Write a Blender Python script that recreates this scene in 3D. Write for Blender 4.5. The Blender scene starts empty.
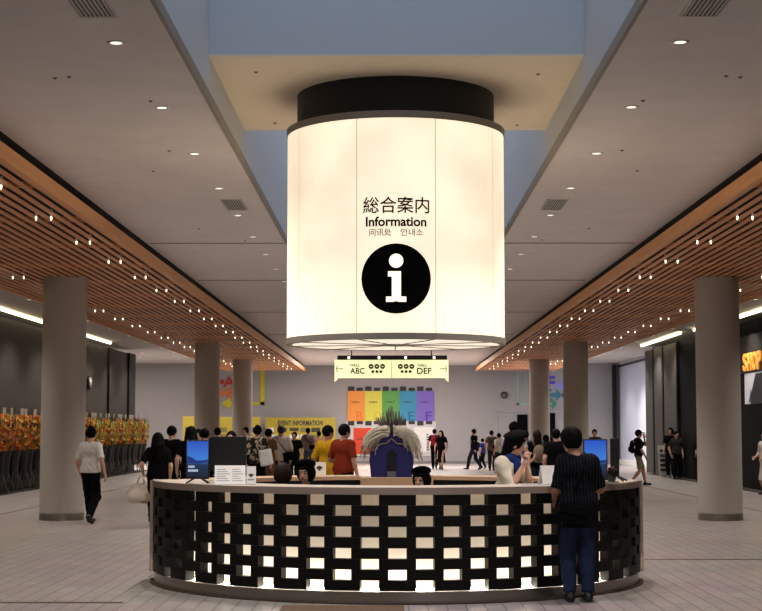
import bpy, bmesh, math, random
import numpy as np
from mathutils import Vector, Matrix

# ------------------------------------------------------------------ camera, light, exposure
sc = bpy.context.scene
COL = sc.collection
F, CX, CY, HZ, VX, CAMZ = 1550.0, 381.0, 305.5, 430.0, 389.0, 1.65
PITCH = math.atan((HZ - CY) / F)
YAW = math.atan((VX - CX) / F)
cam_d = bpy.data.cameras.new('camera')
cam_d.sensor_width = 36.0
cam_d.lens = F / 762 * 36.0
cam_d.clip_end = 300
cam = bpy.data.objects.new('camera', cam_d)
COL.objects.link(cam)
cam.location = (0, 0, CAMZ)
cam.rotation_euler = (math.pi / 2 + PITCH, 0, YAW)
sc.camera = cam

sc.view_settings.view_transform = 'Standard'
sc.view_settings.look = 'None'
sc.view_settings.gamma = 1
sc.view_settings.use_curve_mapping = False
sc.view_settings.exposure = 0.0

w = bpy.data.worlds.new('world'); sc.world = w
w.use_nodes = True
w.node_tree.nodes['Background'].inputs[0].default_value = (1.0, 0.93, 0.88, 1)
w.node_tree.nodes['Background'].inputs[1].default_value = 0.28


def area(name, loc, size, power, col, rot=(0, 0, 0), spread=math.pi):
    l = bpy.data.lights.new(name, 'AREA')
    l.shape = 'RECTANGLE'; l.size = size[0]; l.size_y = size[1]
    l.energy = power; l.color = col; l.spread = spread
    o = bpy.data.objects.new(name, l); COL.objects.link(o)
    o.location = loc; o.rotation_euler = rot
    return o


DOWN_W = 285.0          # watts of each ceiling downlight (built with the lamps below)
AISLE_W = 300.0
# daylight through the two roof lights over the atrium wells
area('skylight', (0.07, 9.5, 9.3), (3.3, 8.5), 150, (0.66, 0.80, 1.0))
area('skylight', (0.07, 26.0, 9.3), (3.3, 13), 150, (0.66, 0.80, 1.0))
# area lamps added to brighten the far hall and tint the right bay blue
area('hall_fill', (-12.5, 70, 4.8), (7, 9), 480, (1.0, 0.90, 0.82))
area('hall_fill', (0.0, 69.5, 4.75), (7, 7), 1250, (1.0, 0.92, 0.86))
area('hall_fill', (6.6, 68, 4.75), (2.6, 9), 130, (0.86, 0.92, 1.0))
area('vestibule_fill', (8.6, 72, 4.9), (2.4, 8), 95, (0.72, 0.82, 1.0))

# ------------------------------------------------------------------ helpers
random.seed(7)
R = math.radians


def ray(u, v):
    x, s = (u - CX) / F, (CY - v) / F
    y = math.cos(PITCH) - s * math.sin(PITCH)
    z = math.sin(PITCH) + s * math.cos(PITCH)
    return Vector((x * math.cos(YAW) - y * math.sin(YAW), x * math.sin(YAW) + y * math.cos(YAW), z))


def at(u, v, Y):
    d = ray(u, v)
    return Vector((0, 0, CAMZ)) + d * (Y / d.y)


def srgb(*c):
    out = []
    for x in c:
        x /= 255
        out.append(x / 12.92 if x <= 0.04045 else ((x + 0.055) / 1.055) ** 2.4)
    return tuple(out) + (1.0,)


MATS = {}


def mat(name, col, rough=0.6, metal=0.0, var=0.08, scale=6.0, bump=0.0, emit=None, estr=0.0, spec=0.5, sub=None):
    if name in MATS:
        return MATS[name]
    m = bpy.data.materials.new(name); m.use_nodes = True
    nt = m.node_tree; b = nt.nodes['Principled BSDF']
    if len(col) == 3:
        col = srgb(*col)
    tc = nt.nodes.new('ShaderNodeTexCoord')
    nz = nt.nodes.new('ShaderNodeTexNoise'); nz.inputs['Scale'].default_value = scale; nz.inputs['Detail'].default_value = 4
    nt.links.new(tc.outputs['Object'], nz.inputs['Vector'])
    mx = nt.nodes.new('ShaderNodeMix'); mx.data_type = 'RGBA'
    mx.inputs[6].default_value = tuple(max(0, c * (1 - var)) for c in col[:3]) + (1,)
    mx.inputs[7].default_value = tuple(min(1, c * (1 + var)) for c in col[:3]) + (1,)
    nt.links.new(nz.outputs['Fac'], mx.inputs[0])
    nt.links.new(mx.outputs[2], b.inputs['Base Color'])
    b.inputs['Roughness'].default_value = rough
    b.inputs['Metallic'].default_value = metal
    b.inputs['Specular IOR Level'].default_value = spec
    if bump:
        bp = nt.nodes.new('ShaderNodeBump'); bp.inputs['Strength'].default_value = bump
        nt.links.new(nz.outputs['Fac'], bp.inputs['Height'])
        nt.links.new(bp.outputs['Normal'], b.inputs['Normal'])
    if emit:
        b.inputs['Emission Color'].default_value = srgb(*emit) if len(emit) == 3 else emit
        b.inputs['Emission Strength'].default_value = estr
    MATS[name] = m
    return m


def prop(o, label=None, cat=None, group=None, kind=None):
    if label: o['label'] = label
    if cat: o['category'] = cat
    if group: o['group'] = group
    if kind: o['kind'] = kind
    return o


def link(name, me, parent=None, loc=None, rot=None):
    o = bpy.data.objects.new(name, me); COL.objects.link(o)
    if parent: o.parent = parent
    if loc is not None: o.location = loc
    if rot is not None: o.rotation_euler = rot
    return o


def empty(name, loc=(0, 0, 0), rz=0, **k):
    o = link(name, None, None, loc, (0, 0, rz))
    o.empty_display_size = 0.1
    return prop(o, **k)


def mesh(verts, faces, m=None, smooth=False, name='mesh'):
    me = bpy.data.meshes.new(name)
    if isinstance(verts, np.ndarray): verts = verts.tolist()
    if isinstance(faces, np.ndarray): faces = faces.tolist()
    me.from_pydata(verts, [], faces)
    if m: me.materials.append(m)
    if smooth:
        me.polygons.foreach_set('use_smooth', [True] * len(me.polygons))
    me.update()
    return me


class MB:
    """collects simple shapes into ONE mesh"""
    def __init__(s): s.v = []; s.f = []; s.sm = []

    def _add(s, v, f, sm=False):
        n = len(s.v); s.v += [tuple(p) for p in v]
        s.f += [tuple(i + n for i in q) for q in f]; s.sm += [sm] * len(f)
        return s

    def box(s, lo, hi, M=None, bev=0.0):
        x0, y0, z0 = lo; x1, y1, z1 = hi
        v = [Vector(p) for p in ((x0, y0, z0), (x1, y0, z0), (x1, y1, z0), (x0, y1, z0), (x0, y0, z1), (x1, y0, z1), (x1, y1, z1), (x0, y1, z1))]
        f = [(0, 3, 2, 1), (4, 5, 6, 7), (0, 1, 5, 4), (1, 2, 6, 5), (2, 3, 7, 6), (3, 0, 4, 7)]
        if bev:
            bm = bmesh.new()
            bv = [bm.verts.new(p) for p in v]
            for q in f: bm.faces.new([bv[i] for i in q])
            bmesh.ops.bevel(bm, geom=bm.edges[:], offset=bev, segments=2, affect='EDGES', profile=0.6)
            bm.verts.index_update()
            v = [p.co.copy() for p in bm.verts]; f = [tuple(p.index for p in q.verts) for q in bm.faces]
            bm.free()
        if M is not None: v = [M @ p for p in v]
        return s._add(v, f)

    def lathe(s, prof, n=32, c=(0, 0, 0), cap=True, M=None, sm=True):
        v = []; f = []
        for r, z in prof:
            for i in range(n):
                a = 2 * math.pi * i / n
                v.append(Vector((c[0] + r * math.cos(a), c[1] + r * math.sin(a), c[2] + z)))
        for j in range(len(prof) - 1):
            for i in range(n):
                k = (i + 1) % n
                f.append((j * n + i, j * n + k, (j + 1) * n + k, (j + 1) * n + i))
        if M is not None: v = [M @ p for p in v]
        s._add(v, f, sm)
        if cap:
            m = len(prof) - 1
            s._add(v[:n], [tuple(range(n - 1, -1, -1))]); s._add(v[m * n:], [tuple(range(n))])
        return s

    def tube(s, pts, r, n=8, r2=None):
        pts = [Vector(p) for p in pts]; v = []; f = []
        up = Vector((0, 0, 1))
        for i, p in enumerate(pts):
            t = (pts[min(i + 1, len(pts) - 1)] - pts[max(i - 1, 0)]).normalized()
            a = t.cross(up if abs(t.z) < 0.95 else Vector((1, 0, 0))).normalized(); b = t.cross(a)
            rr = r if r2 is None else r + (r2 - r) * i / (len(pts) - 1)
            for k in range(n):
                q = 2 * math.pi * k / n
                v.append(p + (a * math.cos(q) + b * math.sin(q)) * rr)
        for i in range(len(pts) - 1):
            for k in range(n):
                l = (k + 1) % n
                f.append((i * n + k, i * n + l, (i + 1) * n + l, (i + 1) * n + k))
        f.append(tuple(range(n - 1, -1, -1))); f.append(tuple((len(pts) - 1) * n + k for k in range(n)))
        return s._add(v, f, True)

    def prism(s, poly, axis_fn, t0, t1):
        """poly: 2-D outline; axis_fn(a,b,t) -> point"""
        n = len(poly)
        v = [axis_fn(a, b, t0) for a, b in poly] + [axis_fn(a, b, t1) for a, b in poly]
        f = [tuple(range(n - 1, -1, -1)), tuple(range(n, 2 * n))] + [(i, (i + 1) % n, n + (i + 1) % n, n + i) for i in range(n)]
        return s._add(v, f)

    def arc(s, c, r0, r1, z0, z1, a0, a1, n=24):
        """solid ring sector; angle 0 points to -Y (towards the camera)"""
        v = []; f = []
        for i in range(n + 1):
            a = a0 + (a1 - a0) * i / n
            for r, z in ((r0, z0), (r1, z0), (r1, z1), (r0, z1)):
                v.append((c[0] + r * math.sin(a), c[1] - r * math.cos(a), z))
        for i in range(n):
            for k in range(4):
                l = (k + 1) % 4
                f.append((i * 4 + k, i * 4 + l, (i + 1) * 4 + l, (i + 1) * 4 + k))
        f.append((0, 3, 2, 1)); f.append((n * 4, n * 4 + 1, n * 4 + 2, n * 4 + 3))
        return s._add(v, f)

    def me(s, m=None):
        me = mesh(s.v, s.f, m)
        bm = bmesh.new(); bm.from_mesh(me); bmesh.ops.recalc_face_normals(bm, faces=bm.faces); bm.to_mesh(me); bm.free()
        if len(s.sm) == len(me.polygons):
            me.polygons.foreach_set('use_smooth', s.sm)
        return me

    def build(s, name, m, parent=None, loc=None, rot=None):
        return link(name, s.me(m), parent, loc, rot)


def struct(name, mb, m):
    return prop(mb.build(name, m), kind='structure')


def copy_tree(o, loc, rz=None, label=None, group=None):
    c = o.copy(); COL.objects.link(c); c.location = loc
    if rz is not None: c.rotation_euler[2] = rz
    if label: c['label'] = label
    if group: c['group'] = group
    for ch in o.children:
        d = ch.copy(); COL.objects.link(d); d.parent = c
        for g in ch.children:
            e = g.copy(); COL.objects.link(e); e.parent = d
    return c


def text_mesh(s, size, m, depth=0.0, sx=1.0, bold=0.0):
    cu = bpy.data.curves.new('text', 'FONT')
    cu.body = s; cu.size = size; cu.align_x = 'CENTER'; cu.align_y = 'CENTER'; cu.extrude = depth; cu.offset = bold
    cu.resolution_u = 4
    o = bpy.data.objects.new('text', cu); COL.objects.link(o)
    dg = bpy.context.evaluated_depsgraph_get(); dg.update()
    me = bpy.data.meshes.new_from_object(o.evaluated_get(dg))
    bpy.data.objects.remove(o); bpy.data.curves.remove(cu)
    me.materials.clear(); me.materials.append(m)
    if len(me.vertices):
        co = np.empty(len(me.vertices) * 3, np.float32); me.vertices.foreach_get('co', co); co = co.reshape(-1, 3)
        mid = (co.max(0) + co.min(0)) / 2
        co[:, :2] -= mid[:2]; co[:, 0] *= sx
        me.vertices.foreach_set('co', co.ravel()); me.update()
    return me


def fit_text(s, width, height, m, depth=0.0, bold=0.0):
    """text mesh scaled to an exact width and height, in its XY plane"""
    me = text_mesh(s, 1.0, m, depth, bold=bold)
    co = np.empty(len(me.vertices) * 3, np.float32); me.vertices.foreach_get('co', co); co = co.reshape(-1, 3)
    e = co.max(0) - co.min(0)
    co[:, 0] *= width / e[0]; co[:, 1] *= height / e[1]
    me.vertices.foreach_set('co', co.ravel()); me.update()
    return me


STAND = (math.pi / 2, 0, 0)     # XY-plane lettering turned upright, facing the camera side (-Y)
ORD = 'first second third fourth fifth sixth seventh eighth ninth tenth eleventh twelfth thirteenth fourteenth fifteenth sixteenth seventeenth eighteenth nineteenth twentieth'.split()
ORD += ['twenty-' + o for o in ORD[:9]] + ['thirtieth'] + ['thirty-' + o for o in ORD[:9]]

# ------------------------------------------------------------------ materials
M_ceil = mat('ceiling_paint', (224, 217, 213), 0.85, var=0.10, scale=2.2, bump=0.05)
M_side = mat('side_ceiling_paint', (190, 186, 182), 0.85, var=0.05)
M_well = mat('well_paint', (200, 203, 208), 0.8, var=0.03)
M_soffit = mat('soffit_paint', (240, 226, 200), 0.85, var=0.03)
M_lip = mat('ceiling_trim', (150, 140, 128), 0.6)
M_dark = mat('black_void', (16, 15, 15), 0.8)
M_wallL = mat('brown_panel', (60, 53, 48), 0.65, var=0.12, scale=1.5)
M_wallL2 = mat('dark_brown_panel', (42, 37, 34), 0.65, var=0.12)
M_wallF = mat('far_wall_paint', (158, 154, 155), 0.85, var=0.03, scale=0.5)
M_blackgloss = mat('black_gloss_panel', (9, 10, 14), 0.6, var=0.2, spec=.03)
M_portal = mat('grey_stone_panel', (70, 66, 64), 0.7, var=0.12)
M_col = mat('column_paint', (176, 168, 158), 0.6, var=0.04, scale=2)
M_steel = mat('brushed_steel', (150, 142, 134), 0.32, 0.85, var=0.1, scale=20)
M_gold = mat('brass_strip', (120, 105, 75), 0.4, 0.7)
M_black = mat('black_plastic', (18, 18, 19), 0.45)
M_white = mat('white_paint', (228, 226, 222), 0.6, var=0.03)


def wood(name, c1, c2, scale, axis='Y', rough=0.5):
    m = mat(name, c1, rough); nt = m.node_tree
    mx = next(n for n in nt.nodes if n.type == 'MIX'); nz = next(n for n in nt.nodes if n.type == 'TEX_NOISE')
    mp = nt.nodes.new('ShaderNodeMapping')
    mp.inputs['Scale'].default_value = (8, .5, 8) if axis == 'Y' else (.5, 8, 8)
    tc = next(n for n in nt.nodes if n.type == 'TEX_COORD')
    nt.links.new(tc.outputs['Object'], mp.inputs[0]); nt.links.new(mp.outputs[0], nz.inputs['Vector'])
    nz.inputs['Scale'].default_value = scale
    mx.inputs[6].default_value = srgb(*c1); mx.inputs[7].default_value = srgb(*c2)
    return m


M_slat = wood('slat_wood', (196, 128, 84), (232, 166, 116), 2.0)
M_rail = wood('rail_wood', (206, 140, 88), (236, 176, 118), 2.0)
M_ltwood = wood('light_wood', (186, 150, 120), (206, 172, 142), 1.5, 'X')


def floor_mat():
    m = bpy.data.materials.new('paving'); m.use_nodes = True; nt = m.node_tree; b = nt.nodes['Principled BSDF']
    tc = nt.nodes.new('ShaderNodeTexCoord'); mp = nt.nodes.new('ShaderNodeMapping')
    mp.inputs['Rotation'].default_value = (0, 0, math.pi / 2)
    br = nt.nodes.new('ShaderNodeTexBrick')
    br.inputs['Scale'].default_value = 1.0
    br.inputs['Brick Width'].default_value = 0.50; br.inputs['Row Height'].default_value = 0.18
    br.inputs['Mortar Size'].default_value = 0.006; br.inputs['Mortar Smooth'].default_value = 0.2
    br.offset = 0.37; br.offset_frequency = 2
    br.inputs['Color1'].default_value = srgb(172, 160, 155); br.inputs['Color2'].default_value = srgb(158, 147, 143)
    br.inputs['Mortar'].default_value = srgb(70, 62, 60)
    nt.links.new(tc.outputs['Object'], mp.inputs[0]); nt.links.new(mp.outputs[0], br.inputs['Vector'])
    nz = nt.nodes.new('ShaderNodeTexNoise'); nz.inputs['Scale'].default_value = 0.7
    mx = nt.nodes.new('ShaderNodeMix'); mx.data_type = 'RGBA'; mx.blend_type = 'MULTIPLY'; mx.inputs[0].default_value = 0.35
    nt.links.new(tc.outputs['Object'], nz.inputs['Vector'])
    nt.links.new(br.outputs['Color'], mx.inputs[6]); nt.links.new(nz.outputs['Color'], mx.inputs[7])
    hs = nt.nodes.new('ShaderNodeHueSaturation'); hs.inputs['Saturation'].default_value = 0.8; hs.inputs['Value'].default_value = 1.15
    nt.links.new(mx.outputs[2], hs.inputs['Color'])
    nt.links.new(hs.outputs[0], b.inputs['Base Color'])
    b.inputs['Roughness'].default_value = 0.36; b.inputs['Specular IOR Level'].default_value = 0.5
    return m


M_floor = floor_mat()
M_carpet = mat('dark_carpet', (42, 38, 37), 0.9)

# ------------------------------------------------------------------ setting
X0 = 0.075                                  # centre line of the hall
struct('floor', MB().box((-24, -4, -0.2), (24, 79, 0)), M_floor)
struct('trim_1', MB().box((-10.6, 8, 0), (-9.78, 64, 0.012)), M_carpet)
struct('trim_2', MB().box((9.75, 8, 0), (10.6, 59, 0.012)), M_carpet)
struct('trim_3', MB().box((-7.66, 5, 0), (-7.58, 76, 0.004)), M_gold)
struct('trim_4', MB().box((7.54, 5, 0), (7.62, 76, 0.004)), M_gold)
struct('trim_5', MB().box((-7.58, 14.98, 0), (-2.55, 15.07, 0.004)), M_gold)
struct('trim_6', MB().box((2.6, 19.98, 0), (7.54, 20.06, 0.004)), M_gold)

# lower ceilings either side of the atrium, with their lips
ZC = 4.85
xl, xr = X0 - 1.855, X0 + 1.855
struct('ceiling_left', MB().box((-4.17, -4, ZC), (xl + .0, 77, ZC + .10)), M_ceil)
struct('ceiling_right', MB().box((xr, -4, ZC), (4.32, 77, ZC + .10)), M_ceil)
struct('ceiling_end', MB().box((xl, 33, ZC), (xr, 77, ZC + .10)), M_ceil)
struct('ceiling_near', MB().box((xl, -4, ZC), (xr, 5.2, ZC + .10)), M_ceil)
struct('trim_7', MB().box((xl, 5.2, ZC - .012), (xl + .035, 33, ZC + .085)), M_lip)
struct('trim_8', MB().box((xr - .035, 5.2, ZC - .012), (xr, 33, ZC + .085)), M_lip)
# seams across the lower ceilings
for i, (y, a, b_) in enumerate(((26.4, -4.1, xl - .02), (33.0, -4.1, 4.2), (26.4, xr + .02, 4.2), (42.0, -4.1, 4.2), (52.0, -4.1, 4.2))):
    struct('trim_%d' % (9 + i), MB().box((a, y, ZC - .012), (b_, y + .05, ZC + .01)), M_lip)
# wells: side walls, bulkhead with its soffit, end walls
ZB = 5.395
struct('wall_atrium_left', MB().box((xl - .25, 5, ZC + .10), (xl - .03, 33.2, 9.6)), M_well)
struct('wall_atrium_right', MB().box((xr + .03, 5, ZC + .10), (xr + .25, 33.2, 9.6)), M_well)
struct('wall_bulkhead_front', MB().box((xl - .03, 15.33, ZB + .02), (xr + .03, 15.5, 9.6)), M_well)
struct('wall_bulkhead_back', MB().box((xl - .03, 19.0, ZB + .02), (xr + .03, 19.2, 9.6)), M_well)
struct('ceiling_soffit', MB().box((xl - .03, 15.33, ZB), (xr + .03, 19.2, ZB + .02)), M_soffit)
struct('wall_well_end', MB().box((xl - .03, 33.0, ZC + .10), (xr + .03, 33.2, 9.6)), M_well)
struct('wall_well_near', MB().box((xl - .03, 5.0, ZC + .10), (xr + .03, 5.2, 9.6)), M_well)
struct('ceiling_well', MB().box((xl - .3, 4.9, 9.6), (xr + .3, 33.3, 9.7)), M_well)

# slat ceilings, one wooden grille each side
for side, sx in (('left', -1), ('right', 1)):
    mb = MB()
    x0 = 4.03 if sx < 0 else 4.16
    for i in range(23):
        xx = sx * (x0 + .07 + i * 0.158)
        mb.box((xx - .040, 8, 4.475), (xx + .040, 74, 4.489))
    for y in range(9, 74, 3):
        mb.box((min(sx * x0, sx * (x0 + 3.6)), y, 4.489), (max(sx * x0, sx * (x0 + 3.6)), y + .05, 4.56))
    o = struct('slat_ceiling_' + side, mb, M_slat)
    xa, xb = sx * (x0 - .03), sx * (x0 + .03)
    struct('slat_rail_' + side, MB().box((min(xa, xb), 8, 4.45), (max(xa, xb), 74.1, 4.62)), M_rail)
    xo = sx * (x0 + 3.66)
    struct('slat_edge_' + side, MB().box((xo - .04, 8, 4.45), (xo + .04, 74.1, 4.62)), M_rail)
    xs = sorted((sx * (x0 + .1), sx * 7.95))
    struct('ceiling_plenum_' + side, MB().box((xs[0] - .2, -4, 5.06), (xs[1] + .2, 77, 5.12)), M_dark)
    xs = sorted((sx * (4.17 if sx < 0 else 4.32), sx * (4.19 if sx < 0 else 4.34)))
    struct('ceiling_slot_' + side, MB().box((xs[0], -4, ZC), (xs[1], 77, 5.06)), M_dark)
    xs = sorted((sx * 7.9, sx * 22))
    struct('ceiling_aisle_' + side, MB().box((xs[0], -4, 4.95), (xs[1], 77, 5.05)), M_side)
    xs = sorted((sx * 7.88, sx * 7.92))
    struct('ceiling_upstand_' + side, MB().box((xs[0], -4, 4.95), (xs[1], 77, 5.06)), M_dark)

# walls
YF = 77.0
struct('wall_far', MB().box((-22, YF, 0), (22, YF + .3, 5.2)), M_wallF)
struct('wall_left', MB().box((-10.9, -4, 0), (-10.55, 58.2, 4.72)), M_wallL)
struct('wall_left_end', MB().box((-10.9, 58.3, 0), (-10.5, 63.6, 4.72)), M_wallL2)
struct('trim_20', MB().box((-10.56, 58.0, 0), (-10.46, 58.35, 4.72)), M_wallL2)
struct('trim_21', MB().box((-10.56, 62.2, 0), (-10.42, 63.7, 4.74)), M_dark)
struct('wall_right', MB().box((10.15, -4, 0), (10.6, 54.3, 4.72)), M_blackgloss)
struct('wall_right_panel', MB().box((10.12, 54.35, 0), (10.6, 61.3, 4.74)), M_portal)
struct('trim_22', MB().box((10.08, 57.2, 0), (10.125, 57.4, 4.74)), M_dark)
struct('trim_23', MB().box((10.08, 59.3, 0), (10.125, 59.5, 4.74)), M_dark)
struct('trim_24', MB().box((10.05, 54.25, 0), (10.15, 54.45, 4.74)), M_dark)
# bright bay at the far right with its black corner post
struct('trim_25', MB().box((11.06, 76.6, 0), (11.22, 77, 4.85)), M_dark)
struct('trim_26', MB().box((11.36, 61.0, 4.74), (11.46, 77, 4.84)), M_black)
M_vest = mat('vestibule_wall', (196, 200, 216), 0.7, var=.02)
struct('wall_right_end', MB().box((11.4, 61.0, 0), (11.7, 77, 4.95)), M_vest)
struct('wall_right_return', MB().box((10.4, 60.8, 0), (11.7, 61.3, 4.95)), M_vest)
struct('daylight_strip_right', MB().box((11.3, 61.3, 0), (11.4, 76.9, .22)), M_white)  # white strip added to stand for bright daylight on the floor
struct('baseboard_far', MB().box((-17, YF - .03, 0), (9.8, YF, 0.12)), mat('grey_skirting', (120, 116, 116), 0.6))
M_win = mat('door_paint', (198, 201, 212), 0.6)
b = MB()
b.box((11.35, 66.5, .22), (11.4, 70.8, 2.55)); struct('door_1', b, M_win)
# cove lights washing the tops of the side walls
M_cove = mat('cove_glow', (255, 240, 205), emit=(255, 238, 190), estr=5.0)


def cove(label, x, y0, y1):
    o = MB().box((x - .035, y0, 4.86), (x + .035, y1, 4.94)).build('cove_light', M_cove)
    return prop(o, label, 'cove light', 'cove lights along the wall tops')


cove('long warm cove light along the top of the brown left wall', -10.45, 14, 58)
cove('warm cove light above the grey panels at the right, far piece', 9.78, 52.0, 60.0)
cove('short warm cove light just right of the far piece on the right wall', 9.95, 47, 50.5)
cove('bright warm cove light above the glowing shop letters on the right wall', 10.1, 30, 44.6)

# open doorways, their darkness painted as black slabs, and marks on the far wall
for n, (u0, u1, v0) in enumerate(((517, 527.5, 414.5), (547, 555, 413))):
    p0, p1 = at(u0, v0, YF), at(u1, v0, YF)
    struct('door_%d' % (n + 2), MB().box((p0.x, YF - .06, 0), (p1.x, YF - .005, p0.z)), M_blackgloss)
p0, p1 = at(496, 412, YF), at(517, 412, YF)
fr = MB(); t = .05
fr.box((p0.x, YF - .04, 0), (p0.x + t, YF, p0.z)).box((p0.x, YF - .04, p0.z), (p1.x, YF, p0.z + t)); struct('trim_27', fr, mat('grey_trim', (165, 163, 165)))
fr = MB(); q0, q1 = at(527.5, 412, YF), at(566, 412, YF)
fr.box((q0.x, YF - .04, q0.z), (q1.x, YF, q0.z + t)); struct('trim_28', fr, mat('grey_trim', (165, 163, 165)))

# ------------------------------------------------------------------ columns
def column(x, y, label):
    t = empty('column', (x, y, 0), label=label, cat='column', kind='thing', group='round columns')
    MB().lathe([(0.405, 0.13), (0.405, 4.469)], 48).build('shaft', M_col, t)
    MB().lathe([(0.412, 0), (0.412, 0.13)], 48).build('base_ring', M_steel, t)


for sx, sn in ((-1, 'left'), (1, 'right')):
    column(X0 + sx * (6.03 if sx > 0 else 6.12), 28.8, 'wide round grey column nearest on the %s, with a steel base band' % sn)
    column(X0 + sx * 5.96, 50.2, 'middle round grey column on the %s, under the wooden slats' % sn)
    column(X0 + sx * 5.98, 62.5, 'slimmest and farthest round grey column on the %s' % sn)

# ------------------------------------------------------------------ hanging information drum
CXS, CYS, RC = X0, 17.3, 1.215
ZT, ZBt = 4.93, 2.655
drum = empty('information_sign', (CXS, CYS, 0), label='huge glowing cream drum sign hanging over the desk, lettered Information', cat='sign')
M_shade = mat('lit_fabric', (250, 240, 215), 0.8, emit=(255, 235, 204), estr=.9, var=0.03)
nt = M_shade.node_tree      # noise makes the emission of the cloth uneven
tc = nt.nodes.new('ShaderNodeTexCoord'); nz = nt.nodes.new('ShaderNodeTexNoise'); nz.inputs['Scale'].default_value = 1.1
mr = nt.nodes.new('ShaderNodeMapRange'); mr.inputs[1].default_value = .3; mr.inputs[2].default_value = .7; mr.inputs[3].default_value = 0.74; mr.inputs[4].default_value = 1.08
nt.links.new(tc.outputs['Object'], nz.inputs['Vector']); nt.links.new(nz.outputs['Fac'], mr.inputs[0])
nt.links.new(mr.outputs[0], nt.nodes['Principled BSDF'].inputs['Emission Strength'])
M_seam = mat('seam_grey', (176, 160, 130), 0.7, emit=(225, 200, 150), estr=.55)
M_rim = mat('dark_rim', (150, 142, 132), 0.5, 0.1)
for k in range(9):
    a0 = R(-20 + 40 * k); a1 = a0 + R(40)
    MB().arc((0, 0), RC - .02, RC, ZBt, ZT, a0 + .004, a1 - .004, 14).build('shade_panel', M_shade, drum)
    MB().arc((0, 0), RC - .02, RC - .001, ZBt, ZT, a0 - .004, a0 + .004, 1).build('seam_strip', M_seam, drum)
MB().lathe([(RC - .05, ZT - .004), (RC + .012, ZT - .004), (RC + .012, ZT + .072), (1.05, ZT + .072)], 72, sm=False).build('top_rim', M_rim, drum)
MB().arc((0, 0), RC - .055, RC + .012, ZBt - .062, ZBt + .004, 0, 2 * math.pi, 72).build('bottom_rim', M_rim, drum)
MB().lathe([(1.11, ZT + .07), (1.11, ZB)], 72).build('neck', mat('neck_black', (6, 6, 7), 0.6), drum)
M_diff = mat('lit_diffuser', (250, 240, 225), 0.8, emit=(255, 240, 218), estr=0.85, var=0.02)
MB().lathe([(0.02, ZBt - .056), (RC - .05, ZBt - .056), (RC - .05, ZBt - .046)], 72).build('bottom_diffuser', M_diff, drum)
for k in range(9):
    a = R(20 + 40 * k)
    MB().tube([(.1 * math.sin(a), -.1 * math.cos(a), ZBt - .06), ((RC - .05) * math.sin(a), -(RC - .05) * math.cos(a), ZBt - .06)], .007, 6).build('spoke', M_rim, drum)
MB().lathe([(.2, ZBt - .066), (.2, ZBt - .056)], 24).build('hub', M_rim, drum)


def wrap(me, z, r=RC + .007, x=0.0):
    """bend flat lettering around the drum"""
    bm = bmesh.new(); bm.from_mesh(me)
    bmesh.ops.triangulate(bm, faces=bm.faces, quad_method='BEAUTY', ngon_method='BEAUTY')
    for v in bm.verts:
        a = (v.co.x + x) / RC; v.co = Vector((r * math.sin(a), -r * math.cos(a), v.co.y + z))
    bm.to_mesh(me); bm.free(); return me


M_ink = mat('black_print', (8, 8, 8), 0.9, spec=0.1)
M_grey = mat('grey_print', (50, 46, 42), 0.9, spec=0.1)
link('lettering', wrap(fit_text('総合案内', .70, .175, M_ink, bold=.010), 4.0), drum)
link('lettering', wrap(fit_text('Information', .64, .105, M_ink, bold=.03), 3.825), drum)
link('lettering', wrap(fit_text('问讯处', .235, .078, M_grey, bold=.006), 3.712, x=-.165), drum)
link('lettering', wrap(fit_text('안내소', .235, .078, M_grey, bold=.006), 3.712, x=.165), drum)
# round pictogram: disc drawn as rings so that it follows the curve
def ring_disc(rad, z, m, r, n=40, rings=8, x=0):
    v = [(0, 0, 0)]; f = []
    for j in range(1, rings + 1):
        for i in range(n):
            a = 2 * math.pi * i / n; v.append((rad * j / rings * math.cos(a), rad * j / rings * math.sin(a), 0))
    for i in range(n): f.append((0, 1 + i, 1 + (i + 1) % n))
    for j in range(rings - 1):
        for i in range(n):
            k = (i + 1) % n; f.append((1 + j * n + i, 1 + (j + 1) * n + i, 1 + (j + 1) * n + k, 1 + j * n + k))
    return wrap(mesh(v, f, m), z, r, x)


zi = 3.225
pg = link('pictogram', ring_disc(.368, zi, M_ink, RC + .005), drum)
M_i = mat('pictogram_white', (255, 250, 235), 0.8, emit=(255, 244, 220), estr=1.1)
link('pictogram_dot', ring_disc(.074, zi + .185, M_i, RC + .009, 28, 3), pg)
v = [(-.085, .075), (.05, .075), (.05, -.19), (.105, -.19), (.105, -.245), (-.105, -.245), (-.105, -.19), (-.045, -.19), (-.045, .02), (-.085, .02)]
link('pictogram_stem', wrap(mesh([(a, b_, 0) for a, b_ in v], [tuple(range(len(v) - 1, -1, -1))], M_i), zi, RC + .009), pg)

# ------------------------------------------------------------------ round information desk
DC = (X0 + .005, 17.57); RD = 2.705
desk = empty('information_desk', (DC[0], DC[1], 0), label='curved information desk with a dark block lattice lit from behind', cat='desk')
Z0 = (0, 0); AE = R(86.5)
M_block = mat('dark_wood_block', (13, 11, 10), 0.5, var=0.25, scale=14, spec=.2)
M_panel = mat('cream_back_panel', (240, 230, 218), 0.75, var=0.02)
M_top = mat('taupe_metal', (168, 150, 138), 0.35, 0.35, var=0.06, scale=12)
M_topw = mat('counter_white', (200, 186, 172), 0.4, var=0.04)
MB().arc(Z0, 2.02, RD - .03, 1.085, 1.10, -AE, AE, 72).build('counter_top', M_topw, desk)
MB().arc(Z0, RD - .05, RD + .012, 1.035, 1.102, -AE, AE, 96).build('counter_edge', M_top, desk)
MB().arc(Z0, 2.02, RD - .05, 1.05, 1.085, -AE, AE, 72).build('counter_underside', M_topw, desk)
MB().arc(Z0, 2.36, 2.40, .12, 1.05, -AE, AE, 72).build('back_panel', M_panel, desk)
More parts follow.
